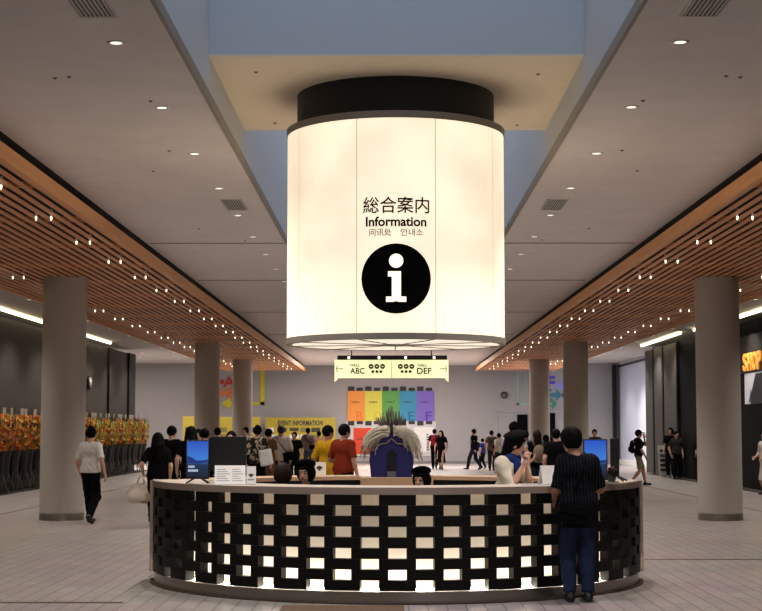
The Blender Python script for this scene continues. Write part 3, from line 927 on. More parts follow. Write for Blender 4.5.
# ------------------------------------------------------------------ shop front at the right
SX = 10.13
M_glow = mat('sign_glow', (255, 170, 70), emit=(255, 160, 60), estr=.55)
t = empty('shop_sign', (SX, 41.4, 0), label='glowing orange letters of the shop sign on the right wall', cat='sign')
MB().box((-.05, -4.2, 3.26), (0, 3.2, 4.3)).build('sign_panel', mat('sign_panel', (30, 24, 22), .6), t)
for i, ch in enumerate('SHOP'):
    link('letter', fit_text(ch, .44, .5, M_glow, depth=.02, bold=.02), t, (-.075, 2.42 - i * .56, 3.55), (math.pi / 2, 0, -math.pi / 2))
t = empty('poster', (SX, 41.4, 0), label='large pale poster of a dark standing figure below the shop letters', cat='poster')
pb = MB().box((-.03, -3.6, 2.38), (0, 2.72, 3.24)).build('print', mat('poster_pale', (205, 204, 208), .6, emit=(205, 204, 208), estr=.25), t)  # print given a weak glow of its own
ax = lambda a, b_, q: (q, a, b_)
MB().prism([(2.0, 2.38), (1.95, 2.6), (1.6, 2.95), (1.35, 3.2), (.4, 3.2), (.2, 2.38)], ax, -.04, -.03).build('figure', mat('poster_dark', (34, 32, 42), .6), pb)
MB().prism([(2.2, 2.42), (2.02, 2.42), (1.85, 2.72), (1.92, 2.8)], ax, -.045, -.04).build('figure_arm', mat('poster_violet', (90, 80, 130), .6), pb)
# small red sign on a post in front of the dark panel
p = at(697, 478, 52)
t = empty('post_sign', (9.93, 50, 0), label='small red and white sign on a thin post by the black wall', cat='sign')
MB().lathe([(.13, 0), (.13, .02), (.02, .03), (.015, .5)], 16).build('post', mat('red_post', (96, 30, 34)), t)
MB().lathe([(.016, .5), (.016, .8)], 10).build('post_top', M_black, t)
o = MB().box((-.11, -.01, .78), (.11, .01, 1.02)).build('plate', mat('sign_white', (190, 180, 182)), t)
MB().box((-.11, -.014, .78), (.11, -.01, .88)).build('red_band', mat('sign_red', (150, 30, 40)), o)
# A-frame board
p = at(663, 470, 56)
t = empty('a_frame_board', (9.72, 55, 0), label='white edged A-frame board beside the dark figures at the right', cat='sign board')
for s in (-1, 1):
    T = Matrix.Translation((0, s * .2, 0)) @ Matrix.Rotation(R(s * 9), 4, 'X')
    f = MB().box((-.24, -.012, .05), (.24, .012, 1.12), T).build('leaf', mat('board_white', (172, 168, 166)), t)
    if s < 0:
        mb = MB()
        for j in range(5): mb.box((-.18, -.018, .2 + j * .17), (.18 - .05 * (j % 2), -.012, .3 + j * .17), T)
        mb.build('print', M_black, f)

# ------------------------------------------------------------------ congratulation flower stands along the left wall
def flower_stand(seed, pal):
    r_ = random.Random(seed)
    t = empty('flower_stand', (0, 0, 0), label='x', cat='flower stand')
    for a in (0, 1, 2):
        q = a * 2 * math.pi / 3 + .5
        MB().tube([(0, 0, .85), (.12 * math.cos(q), .12 * math.sin(q), .5), (.27 * math.cos(q), .27 * math.sin(q), .01)], .014, 6).build('leg', mat('stand_grey', (120, 116, 112), .4, .5), t)
    MB().lathe([(.13, .3), (.12, .6), (.15, .95), (.2, 1.1)], 14).build('wrap', mat('wrap_grey', (40, 38, 38), .6, var=.3, scale=9), t)
    T = Matrix.Rotation(R(90), 4, 'Z')
    MB().box((-.15, -.01, 1.86), (.15, .01, 2.24), T @ Matrix.Translation((r_.uniform(-.12, .12), .06, 0))).build('placard', mat('placard', (176, 168, 156), .7), t)
    mbs = [MB() for _ in pal]; g = MB()
    for i in range(190):
        z = r_.uniform(1.12, 2.02); rr = .365 * math.sqrt(max(.05, 1 - ((z - 1.52) / .55) ** 2)) * r_.uniform(.6, 1.05); a = r_.uniform(0, 6.283)
        c = Vector((rr * math.cos(a) * .8, rr * math.sin(a), z)); s_ = r_.uniform(.035, .075)
        k = r_.randrange(len(pal)); M = Matrix.Translation(c) @ Matrix.Rotation(a, 4, 'Z') @ Matrix.Rotation(R(90) - r_.uniform(-.2, 1.0), 4, 'Y')
        pv = [M @ Vector((0, 0, .0))]; pf = []
        for j in range(5):
            b0 = j * 1.2566; p_ = len(pv)
            pv += [M @ Vector((s_ * .55 * math.cos(b0 - .5), s_ * .55 * math.sin(b0 - .5), s_ * .35)), M @ Vector((s_ * 1.25 * math.cos(b0), s_ * 1.25 * math.sin(b0), s_ * .5)), M @ Vector((s_ * .55 * math.cos(b0 + .5), s_ * .55 * math.sin(b0 + .5), s_ * .35))]
            pf.append((0, p_, p_ + 1, p_ + 2))
        mbs[k]._add(pv, pf)
        if i % 4 == 0:
            N = Matrix.Translation(c * 1.0) @ Matrix.Rotation(r_.uniform(0, 6.28), 4, 'Z') @ Matrix.Rotation(r_.uniform(-1, 1), 4, 'X')
            g._add([N @ Vector(q) for q in ((-.02, 0, -.05), (.02, 0, -.05), (.03, .01, .04), (0, 0, .13), (-.03, .01, .04))], [(0, 1, 2, 3, 4)])
    for i in range(26):
        a = r_.uniform(0, 6.283); x, y = .3 * math.cos(a) * .8, .36 * math.sin(a)
        g._add([(x - .008, y, 1.6), (x + .008, y, 1.6), (x * 1.15, y * 1.15, r_.uniform(1.95, 2.38))], [(0, 1, 2)])
    for mb, c in zip(mbs, pal):
        prop(mb.build('blossoms', mat('petal_%d_%d_%d' % c, c, .7, var=.2), t), kind='stuff')
    prop(g.build('foliage', mat('foliage', (74, 82, 40), .7, var=.3), t), kind='stuff')
    return t


warm = ((222, 110, 40), (236, 160, 54), (176, 54, 44), (230, 200, 100))
yel = ((232, 206, 70), (186, 192, 60), (230, 150, 56), (236, 226, 180))
protos = [flower_stand(1, warm), flower_stand(2, warm), flower_stand(3, yel)]
n = 0
for i in range(30):
    y = 38.2 + i * .86
    k = (2 if (i % 3 != 1) else 0) if y > 52 else (i % 2)
    pr = protos[k]
    loc = (-10.08 + .03 * ((i * 7) % 3), y, 0)
    lab = '%s flower stand from the near end of the row along the left wall' % ORD[i]
    if pr.name not in used:
        used.add(pr.name); pr.location = loc; pr['label'] = lab; pr['group'] = 'congratulation flower stands'
    else:
        copy_tree(pr, loc, (i * 1.3) % .2 - .1, lab, 'congratulation flower stands')

# ------------------------------------------------------------------ people: smooth implicit figures turned into meshes
class Fld:
    def __init__(s, lo, hi, res):
        s.lo = np.array(lo, np.float32); s.res = res
        n = np.ceil((np.array(hi) - np.array(lo)) / res).astype(int) + 1
        s.ax = [(s.lo[i] + np.arange(n[i]) * res).astype(np.float32) for i in range(3)]
        s.F = np.full(n, 0.3, np.float32)

    def sub(s, lo, hi):
        sl = []
        for i in range(3):
            a = int(np.clip(math.floor((lo[i] - s.lo[i]) / s.res), 0, len(s.ax[i]))); b = int(np.clip(math.ceil((hi[i] - s.lo[i]) / s.res) + 1, 0, len(s.ax[i])))
            sl.append(slice(a, max(a, b)))
        P = np.stack(np.meshgrid(s.ax[0][sl[0]], s.ax[1][sl[1]], s.ax[2][sl[2]], indexing='ij'), -1)
        return tuple(sl), P

    def dist(s, p, P):
        if p[0] == 'c':
            _, a, b, ra, rb = p[:5]
            a = np.array(a, np.float32); b = np.array(b, np.float32); ba = b - a
            h = np.clip(((P - a) @ ba) / max(1e-9, float(ba @ ba)), 0, 1)
            return np.linalg.norm(P - a - h[..., None] * ba, axis=-1) - (ra + (rb - ra) * h)
        _, c, r, Rm = p[:4]
        q = P - np.array(c, np.float32)
        if Rm is not None: q = q @ np.array(Rm, np.float32)
        r = np.array(r, np.float32)
        k0 = np.linalg.norm(q / r, axis=-1); k1 = np.linalg.norm(q / (r * r), axis=-1) + 1e-9
        return k0 * (k0 - 1) / k1

    def bounds(s, p, m):
        if p[0] == 'c':
            a, b = np.array(p[1]), np.array(p[2]); r = max(p[3], p[4])
            return np.minimum(a, b) - r - m, np.maximum(a, b) + r + m
        c = np.array(p[1]); r = max(p[2]); return c - r - m, c + r + m

    def add(s, p, k=.03, cut=None):
        lo, hi = s.bounds(p, k + 3 * s.res)
        sl, P = s.sub(lo, hi)
        if P.size == 0: return
        d = s.dist(p, P)
        if cut is not None:
            d = np.maximum(d, (P - np.array(cut[0], np.float32)) @ np.array(cut[1], np.float32))
        A = s.F[sl]; h = np.maximum(k - np.abs(A - d), 0) / k
        s.F[sl] = np.minimum(A, d) - h * h * k * .25

    def carve(s, p):
        lo, hi = s.bounds(p, 3 * s.res); sl, P = s.sub(lo, hi)
        if P.size: s.F[sl] = np.maximum(s.F[sl], -s.dist(p, P))

    def plane(s, axis, val, sign):
        """keep where sign*(x-val) <= 0"""
        sh = [1, 1, 1]; sh[axis] = -1
        s.F = np.maximum(s.F, (sign * (s.ax[axis] - val)).reshape(sh).astype(np.float32))

    def mesh(s):
        F = s.F; I = F < 0; nx, ny, nz = F.shape
        cs = lambda A, i, j, k: A[i:nx - 1 + i, j:ny - 1 + j, k:nz - 1 + k]
        cnt = np.zeros((nx - 1, ny - 1, nz - 1), np.int8)
        for i in (0, 1):
            for j in (0, 1):
                for k in (0, 1): cnt += cs(I, i, j, k)
        act = (cnt > 0) & (cnt < 8)
        idx = np.full(act.shape, -1, np.int64); ijk = np.argwhere(act); idx[act] = np.arange(len(ijk))
        acc = np.zeros((len(ijk), 3)); num = np.zeros(len(ijk))
        cor = lambda o: F[ijk[:, 0] + o[0], ijk[:, 1] + o[1], ijk[:, 2] + o[2]]
        for axd in range(3):
            o1, o2 = [a for a in range(3) if a != axd]
            for p in (0, 1):
                for q in (0, 1):
                    a = [0, 0, 0]; a[o1] = p; a[o2] = q; b = list(a); b[axd] = 1
                    fa, fb = cor(a), cor(b); m = (fa < 0) != (fb < 0)
                    t = np.where(m, fa / np.where(m, fa - fb, 1), 0)
                    pt = np.tile(np.array(a, float), (len(ijk), 1)); pt[:, axd] += t
                    acc += pt * m[:, None]; num += m
        V = (ijk + acc / num[:, None]) * s.res + s.lo
        Q = []
        for axd in range(3):
            o1, o2 = [(1, 2), (2, 0), (0, 1)][axd]
            A = I; sl0 = [slice(None)] * 3; sl1 = [slice(None)] * 3; sl0[axd] = slice(0, -1); sl1[axd] = slice(1, None)
            ch = A[tuple(sl0)] != A[tuple(sl1)]
            e = np.argwhere(ch); e = e[(e[:, o1] > 0) & (e[:, o2] > 0) & (e[:, o1] < F.shape[o1] - 1) & (e[:, o2] < F.shape[o2] - 1)]
            if not len(e): continue
            def cell(d1, d2):
                c = e.copy(); c[:, o1] += d1; c[:, o2] += d2; return idx[c[:, 0], c[:, 1], c[:, 2]]
            q = np.stack([cell(-1, -1), cell(0, -1), cell(0, 0), cell(-1, 0)], 1)
            ins = I[e[:, 0], e[:, 1], e[:, 2]]
            q[~ins] = q[~ins][:, ::-1]
            Q.append(q)
        Q = np.concatenate(Q); return V, Q[(Q >= 0).all(1)]


def sdf(prims, res, ops=()):
    """prims: (prim, k, cut)"""
    b = [Fld.bounds(None, p[0], .05) for p in prims]
    f = Fld(np.min([x[0] for x in b], 0), np.max([x[1] for x in b], 0), res)
    for p in prims: f.add(p[0], p[1], p[2] if len(p) > 2 else None)
    for o in ops:
        if o[0] == 'carve': f.carve(o[1])
        else: f.plane(*o[1:])
    return f.mesh()


def bone2(a, c, l1, l2, pole):
    a, c, pole = Vector(a), Vector(c), Vector(pole); d = c - a; L = d.length
    if L > (l1 + l2) * .995: c = a + d * ((l1 + l2) * .995 / L); d = c - a; L = d.length
    x = (l1 * l1 - l2 * l2 + L * L) / (2 * L); hh = math.sqrt(max(0, l1 * l1 - x * x)); n = d / L
    p = (pole - n * pole.dot(n)).normalized()
    return a + n * x + p * hh, c


C_ = lambda a, b, ra, rb: ('c', tuple(a), tuple(b), ra, rb)
E_ = lambda c, r, Rm=None: ('e', tuple(c), tuple(r), Rm)
HANDS = {}


def hand_mesh(res, curl):
    """left hand: wrist at the origin, fingers along -Z, palm towards +X, thumb towards +Y"""
    k = (res, curl)
    if k not in HANDS:
        pr = [(C_((0, 0, .03), (0, 0, -.02), .024, .025), .02), (E_((.002, .0, -.055), (.017, .040, .05)), .02)]
        for y, L, sp_ in ((.029, .072, .12), (.010, .082, .03), (-.010, .076, -.05), (-.028, .060, -.16)):
            p = Vector((.003, y, -.092)); a = R(12 + curl * 35); seg = (L * .45, L * .32, L * .26)
            pr.append((C_((.001, y * .8, -.05), p, .0105, .0095), .008))
            for j, sl in enumerate(seg):
                q = p + Vector((math.sin(a), sp_ * math.cos(a) * .6, -math.cos(a))) * sl
                pr.append((C_(p, q, .0092 - j * .0009, .0084 - j * .0009), .004)); p = q; a += R(14 + curl * 48)
        p = Vector((.004, .030, -.03))
        for j, (dx, dy, dz) in enumerate(((.012, .028, -.024), (.012 + curl * .01, .012, -.028), (.012 + curl * .012, .0, -.022))):
            q = p + Vector((dx, dy, dz)); pr.append((C_(p, q, .0135 - j * .002, .0118 - j * .002), .006)); p = q
        HANDS[k] = sdf(pr, res)
    return HANDS[k]


HAIRS = {}


def hair_mesh(style, res):
    k = (style, res)
    if k not in HAIRS:
        pr = [(E_((0, -.014, .022), (.093, .112, .110)), .02)]
        face = E_((0, .118, -.040), (.074, .082, .105)); low = -.085
        if style == 'long':
            pr += [(E_((0, -.055, -.08), (.118, .085, .20)), .05), (C_((-.03, -.085, -.12), (-.02, -.105, -.36), .085, .06), .05), (C_((.03, -.085, -.12), (.02, -.105, -.36), .085, .06), .05)]; low = -.42
        elif style == 'mid':
            pr += [(E_((0, -.072, -.09), (.092, .058, .15)), .05)]; low = -.23
        elif style == 'bob':
            pr += [(E_((0, -.035, -.025), (.114, .104, .118)), .04)]; low = -.13
        elif style == 'full':
            pr += [(E_((0, -.02, .034), (.104, .120, .106)), .02), (E_((0, -.05, -.03), (.086, .07, .075)), .04)]; face = E_((0, .120, -.050), (.08, .088, .11)); low = -.092
        elif style == 'bun':
            pr += [(E_((0, -.075, .105), (.05, .05, .045)), .015)]
        elif style == 'curly':
            r_ = random.Random(3)
            for i in range(40):
                a = r_.uniform(0, 6.28); e = r_.uniform(-.4, 1.5)
                pr.append((E_((.078 * math.cos(a) * math.cos(e), -.015 + .095 * math.sin(a) * math.cos(e), .02 + .1 * math.sin(e)), (.026,) * 3), .01))
        V, Q = sdf(pr, res, [('carve', face), ('plane', 2, low, -1)])
        HAIRS[k] = (V * (1 + .011 * np.sin(V[:, :1] * 130 + V[:, 1:2] * 90) * np.sin(V[:, 2:] * 70 + V[:, :1] * 60)), Q)
    return HAIRS[k]


def hat_mesh(kind, res):
    k = (kind, res)
    if k not in HAIRS:
        if kind == 'beret':
            T = Matrix.Rotation(R(26), 3, 'X') @ Matrix.Rotation(R(12), 3, 'Y')
            pr = [(E_((.0, -.03, .085), (.120, .138, .052), np.array(T)), .02), (E_((0, -.012, .055), (.092, .110, .04)), .02), (C_((0, -.02, .13), (0, -.02, .155), .006, .006), .006)]
            HAIRS[k] = sdf(pr, res, [('plane', 2, .036, -1)])
        else:
            pr = [(E_((0, -.008, .035), (.094, .112, .10)), .02), (E_((0, .13, .035), (.072, .085, .011)), .015)]
            HAIRS[k] = sdf(pr, res, [('plane', 2, .018, -1)])
    return HAIRS[k]


def xform(V, M):
    A = np.array(M); return V @ A[:3, :3].T + A[:3, 3]


M_eye = mat('eye_dark', (24, 18, 16), .3); M_lip = mat('lip', (150, 84, 78), .5)


def fab(name, c, **k): return mat('cloth_' + name, c, .85, var=.12, scale=18, bump=.15, spec=.06, **k)


def skinm(n, c): return mat('skin_' + n, c, .55, var=.05)


SK = skinm('light', (206, 160, 134)); SK2 = skinm('tan', (176, 126, 100))
HB = mat('hair_black', (9, 8, 8), .7, var=.3, scale=30, spec=.08); HBr = mat('hair_brown', (36, 24, 20), .6, var=.3, scale=30, spec=.1)
BLK = fab('black', (13, 12, 13)); NAVY = fab('navy', (18, 19, 28)); WHT = fab('white', (222, 216, 210)); JEAN = fab('denim', (40, 48, 74))
KHAKI = fab('khaki', (126, 114, 96)); SHOEB = mat('shoe_black', (20, 19, 19), .5); SHOEW = mat('shoe_white', (200, 196, 190), .5)


def person(u, d, rz, h, label, res=.02, group=None, skin=SK, hair='short', hairm=HB, top=BLK, sleeve=.7, bottom='trousers', bm_=BLK, shoe=SHOEB,
           step=0.0, lean=0, lh=None, rh=None, head=(0, 0), hat=None, hatm=BLK, fat=1.0, seat=None, hem=.86, scarf=None, wx=1.0, head_dx=0.0, curl=.25, lpole=None, rpole=None, xy=None, leg_spread=.09):
    s = h / 1.705; rz = R(rz)
    loc = (at(u, HZ, d).x, d, 0) if xy is None else (xy[0], xy[1], 0)
    dz = 0 if seat is None else seat / s - .93
    hip = Vector((0, 0, .92 + dz))
    U = Matrix.Translation((0, 0, dz)) @ Matrix.Translation((0, 0, .92)) @ Matrix.Rotation(R(-lean), 4, 'X') @ Matrix.Translation((0, 0, -.92))
    HMx = U @ Matrix.Translation((head_dx, .0, 1.48)) @ Matrix.Rotation(R(head[0]), 4, 'Z') @ Matrix.Rotation(R(-head[1]), 4, 'X') @ Matrix.Translation((0, .0, -1.48))
    HL = HMx @ Matrix.Translation((0, .02, 1.595))
    u_ = lambda p: tuple(U @ Vector(p)); hr = np.array(HMx.to_3x3()); ur = np.array(U.to_3x3())
    h_ = lambda p: tuple(HL @ Vector(p))
    w_ = fat
    torso = [(C_(u_((-.085 * wx, 0, 1.30)), u_((.085 * wx, 0, 1.30)), .105 * w_, .105 * w_), .06), (C_(u_((-.055, .005, 1.10)), u_((.055, .005, 1.10)), .098 * w_, .098 * w_), .09),
             (C_((-.075, 0, .95 + dz), (.075, 0, .95 + dz), .108 * w_, .108 * w_), .09), (C_(u_((-.145 * wx, -.005, 1.385)), u_((.145 * wx, -.005, 1.385)), .055, .055), .08)]
    neck = (C_(u_((0, -.01, 1.40)), tuple(HMx @ Vector((0, .01, 1.53))), .056, .049), .04)
    # legs
    legs = []
    for sd in (-1, 1):
        hp = Vector((sd * .085, 0, .90 + dz))
        if seat is not None:
            an = Vector((sd * .11, .34, .08))
            kn, an = bone2(hp, an, .43, .41, (0, .6, 1))
            pitch = 0
        else:
            fy = -sd * step / 2
            an = Vector((sd * leg_spread, fy + (.0), .08 + (.07 if fy < -.05 else 0))); pitch = 28 if fy < -.05 else 0
            kn, an = bone2(hp, an, .43, .41, (sd * .12, 1, 0))
        legs.append((hp, kn, an, pitch))
    # arms
    arms = []
    for sd, tg, pole in ((-1, lh, lpole), (1, rh, rpole)):
        sh = Vector(u_((sd * .175 * wx, -.005, 1.375)))
        tg = Vector(tg) if tg is not None else Vector((sd * .245 * wx, .03 + (sd * step * .35), .885 + dz))
        el, wr = bone2(sh, tg, .285, .255, pole or (sd * .5, -1, -.3))
        arms.append((sh, el, wr, sd))
    B = list(torso) + [neck]
    B += [(E_(h_((0, -.005, .012)), (.077, .096, .102), hr), .02), (E_(h_((0, .030, -.060)), (.054, .062, .060), hr), .035), (C_(h_((0, .086, .0)), h_((0, .108, -.030)), .009, .014), .012),
          (C_(h_((-.035, .078, .018)), h_((.035, .078, .018)), .014, .014), .02), (C_(h_((-.018, .086, -.062)), h_((.018, .086, -.062)), .009, .009), .01)]
    for sd in (-1, 1): B.append((E_(h_((sd * .079, .0, -.012)), (.010, .022, .032), hr), .01))
    for hp, kn, an, pt in legs:
        B += [(C_(hp, kn, .082 * w_, .054), .05), (C_(kn, kn + (an - kn) * .3, .053, .056), .03), (C_(kn + (an - kn) * .3, an, .055, .036), .03)]
        q = Matrix.Rotation(R(-pt), 3, 'X'); B.append((C_(an + q @ Vector((0, -.03, -.045)), an + q @ Vector((0, .15, -.055)), .030, .024), .03))
    for sh, el, wr, sd in arms:
        B += [(C_(sh, el, .047 * w_ ** .5, .038), .05), (C_(el, el + (wr - el) * .3, .038, .039), .02), (C_(el + (wr - el) * .3, wr, .039, .026), .02)]
    ops = [('carve', E_(h_((sd * .032, .098, -.002)), (.016, .014, .010), hr)) for sd in (-1, 1)] if res < .012 else []
    V, Q = sdf(B, res, ops)
    hv, hq = hand_mesh(min(res, .0075) if res < .015 else .009, curl)
    Vs, Qs = [V], [Q]
    for sh, el, wr, sd in arms:
        z = -(wr - el).normalized(); f = Vector((0, 1, 0.25)); y = (f - z * f.dot(z)).normalized(); x = y.cross(z)
        M = Matrix(((x.x, y.x, z.x, wr.x), (x.y, y.y, z.y, wr.y), (x.z, y.z, z.z, wr.z), (0, 0, 0, 1)))
        hv2 = hv.copy(); q2 = hq
        if sd > 0: hv2[:, 0] *= -1; q2 = hq[:, ::-1]
        Qs.append(q2 + sum(len(a) for a in Vs)); Vs.append(xform(hv2, M))
    V = np.concatenate(Vs); Q = np.concatenate(Qs)
    me = mesh(V * s, Q, skin, True, 'person')
    me.materials.append(M_eye); me.materials.append(M_lip)
    if res < .012:
        c = V[Q].mean(1); L = xform(c, HL.inverted())
        mi = np.zeros(len(Q), np.int32)
        for sd in (-1, 1): mi[((L[:, 0] - sd * .032) / .017) ** 2 + ((L[:, 2] + .002) / .0085) ** 2 + ((L[:, 1] - .085) / .04) ** 2 < 1] = 1
        for sd in (-1, 1): mi[((L[:, 0] - sd * .034) / .024) ** 2 + ((L[:, 2] - .024) / .0055) ** 2 + ((L[:, 1] - .088) / .04) ** 2 < 1] = 1
        mi[(L[:, 0] / .024) ** 2 + ((L[:, 2] + .062) / .009) ** 2 + ((L[:, 1] - .09) / .04) ** 2 < 1] = 2
        me.polygons.foreach_set('material_index', mi); me.update()
    o = link('person', me, None, loc, (0, 0, rz)); prop(o, label, 'person', group)

    def kid(name, VQ, m):
        if name in ('shirt', 'trousers', 'dress', 'skirt'):      # soft folds in the cloth
            V = VQ[0]; VQ = (V + .0045 * np.stack([np.sin(V[:, 2] * 46 + V[:, 1] * 30), np.sin(V[:, 2] * 38 + V[:, 0] * 42 + 1), .4 * np.sin(V[:, 0] * 50)], 1) * np.sin(V[:, 2] * 17 + V[:, 0] * 13)[:, None], VQ[1])
        return link(name, mesh(VQ[0] * s, VQ[1], m, True, name), o)
    cr = max(.012, res * .9) if res > .012 else .010
    # hair and hat
    hv, hq = hair_mesh(hair, max(.010, min(res, .016))); kid('hair', (xform(hv, HL), hq), hairm)
    if hat:
        hv, hq = hat_mesh(hat, .010); kid('hat', (xform(hv, HL), hq), hatm)
    # shirt
    g = .014
    S = [(('c', p[0][1], p[0][2], p[0][3] + g, p[0][4] + g), p[1]) for p in torso]
    for sh, el, wr, sd in arms:
        if sleeve <= 1:
            e = sh + (el - sh) * sleeve; n = (el - sh).normalized()
            if sleeve > 0: S.append((C_(sh, e + n * .03, .066, .062), .04, (tuple(e), tuple(n))))
        else:
            S.append((C_(sh, el, .066, .054), .04)); e = el + (wr - el) * (sleeve - 1); n = (wr - el).normalized()
            S.append((C_(el, e + n * .03, .054, .045), .02, (tuple(e), tuple(n))))
    if hem < .84 and seat is None:
        for sd in (-1, 1): S.append((C_((sd * .075 * w_, 0, .95), (sd * .075 * w_, 0, hem - .05), .118 * w_, .116 * w_), .06))
    so = []
    if bottom == 'dress':
        S.append((C_((0, 0, 1.0), (0, 0, .32), .12, .21), .08)); so = [('plane', 2, .30, -1)]
    else:
        so = [('plane', 2, hem + dz if seat is None else hem + dz - .02, -1)]
    kid('dress' if bottom == 'dress' else 'shirt', sdf(S, cr, so), top)
    # bottoms
    if bottom != 'dress':
        T = [(('c', torso[2][0][1], torso[2][0][2], .108 * w_ + .008, .108 * w_ + .008), .05)]
        if bottom == 'skirt':
            T.append((C_((0, 0, .98), (0, 0, .42), .11, .20), .06)); to = [('plane', 2, 1.0, 1), ('plane', 2, .40, -1)]
        else:
            to = [('plane', 2, 1.02 + dz, 1)] if seat is None else []
            for hp, kn, an, pt in legs:
                if bottom == 'shorts':
                    e = hp + (kn - hp) * .92; n = (kn - hp).normalized(); T.append((C_(hp, e + n * .03, .098 * w_, .086), .03, (tuple(e), tuple(n))))
                else:
                    e = kn + (an - kn) * .97; n = (an - kn).normalized()
                    T.append((C_(hp, kn, .096 * w_, .080), .03)); T.append((C_(kn, e + n * .03, .080, .062), .03, (tuple(e), tuple(n))))
        kid({'shorts': 'shorts', 'skirt': 'skirt'}.get(bottom, 'trousers'), sdf(T, cr, to), bm_)
    for hp, kn, an, pt in legs:
        q = Matrix.Rotation(R(-pt), 3, 'X')
        a, b_ = an + q @ Vector((0, -.035, -.04)), an + q @ Vector((0, .16, -.05))
        VQ = sdf([(C_(a, b_, .043, .034), .02), (C_(an, an + Vector((0, 0, -.04)), .044, .045), .02)], cr, [('plane', 2, .0, -1)] if not pt else [])
        kid('shoe', VQ, shoe)
    if scarf:
        VQ = sdf([(C_(u_((-.06, .03, 1.43)), u_((.06, .03, 1.43)), .062, .062), .03), (C_(u_((0, -.06, 1.43)), u_((0, -.06, 1.42)), .07, .07), .04), (E_(u_((0, .10, 1.35)), (.06, .05, .09)), .03)], cr, [])
        kid('scarf', VQ, scarf)
    return o, U, s


def world(o, U, s, p):
    return Matrix.Translation(o.location) @ Matrix.Rotation(o.rotation_euler[2], 4, 'Z') @ (Matrix.Scale(s, 4) @ Vector(U @ Vector(p)))


def backpack(P, label, m, w=.28, hgt=.40, dpt=.14, m2=None):
    """rucksack on the back of a figure made by person()"""
    o, U, s = P
    M = Matrix.Rotation(o.rotation_euler[2], 4, 'Z') @ Matrix.Scale(s, 4) @ U
    t = empty('backpack', o.location, label=label, cat='backpack')
    V, Q = sdf([(E_((0, -.125 - dpt * .5, 1.20), (w / 2, dpt * .55, hgt / 2)), .03), (C_((-w * .25, -.13 - dpt * .4, 1.07), (w * .25, -.13 - dpt * .4, 1.07), dpt * .5, dpt * .5), .05)], .016)
    link('bag', mesh(xform(V, M), Q, m, True), t)
    V, Q = sdf([(E_((0, -.14 - dpt, 1.12), (w * .33, .035, hgt * .22)), .02)], .014)
    link('pocket', mesh(xform(V, M), Q, m2 or m, True), t)
    for sd in (-1, 1):
        pts = [(sd * .09, -.16, 1.36), (sd * .105, -.06, 1.465), (sd * .11, .06, 1.44), (sd * .115, .135, 1.33), (sd * .13, .12, 1.2), (sd * .16, 0, 1.1), (sd * .12, -.14, 1.06)]
        MB().tube([M @ Vector(p) for p in pts], .016, 6).build('strap', m2 or m, t)
    return t


def sling(P, label, m, side=1, z=.98, size=(.3, .09, .22), y=-.1, x=None, name='shoulder_bag', strap_from=-1):
    """bag hanging from a strap that crosses the torso"""
    o, U, s = P
    M = Matrix.Rotation(o.rotation_euler[2], 4, 'Z') @ Matrix.Scale(s, 4) @ U
    t = empty(name, o.location, label=label, cat='bag')
    x = side * .17 if x is None else x
    c = (x, y - .06, z)
    T = M @ Matrix.Translation(c) @ Matrix.Rotation(R(-12 * side), 4, 'Y')
    a, b_, h = size[0] / 2, size[1] / 2, size[2] / 2
    MB().box((-a, -b_, -h), (a, b_, h), T, bev=min(.035, b_ * .8)).build('bag', m, t)
    if name != 'tote_bag': MB().box((-a * .96, -b_ - .012, -h * .1), (a * .96, -b_ * .2, h * 1.04), T, bev=.01).build('flap', m, t)
    f = strap_from
    pts = [(c[0], c[1], z + size[2] * .4), (x * .6, -.145, 1.12), (f * .03, -.145, 1.28), (f * .11, -.10, 1.42), (f * .12, -.01, 1.465), (f * .11, .09, 1.42), (f * .02, .15, 1.28), (x * .6, .145, 1.12), (c[0], -c[1] * .2, z + size[2] * .4), (c[0], c[1], z + size[2] * .4)]
    MB().tube([M @ Vector(p) for p in pts], .011, 6).build('strap', m, t)
    return t


def carried(P, p, label, m, size, name='handbag', handle=True, rz=0):
    """bag hanging from a hand at the point p of the figure"""
    o, U, s = P
    wp = Matrix.Translation(o.location) @ Matrix.Rotation(o.rotation_euler[2], 4, 'Z') @ (Matrix.Scale(s, 4) @ Vector(p))
    t = empty(name, wp, o.rotation_euler[2] + R(rz), label=label, cat='bag')
    a, b_, c = size
    V, Q = sdf([(C_((0, -a * .32, -c * .9), (0, a * .32, -c * .9), b_ * .5, b_ * .5), .04), (C_((0, -a * .22, -c * .45), (0, a * .22, -c * .45), b_ * .34, b_ * .34), .1), (C_((0, -a * .36, -c * .75), (0, a * .36, -c * .75), b_ * .45, b_ * .45), .08)], .014)
    link('bag', mesh(V, Q, m, True), t)
    for q in (-1, 1):
        MB().tube([(q * b_ * .2, -a * .2, -c * .45), (q * .012, -a * .08, -.02), (0, 0, .0), (q * .012, a * .08, -.02), (q * b_ * .2, a * .2, -c * .45)], .008, 6).build('handle', m, t)
    return t

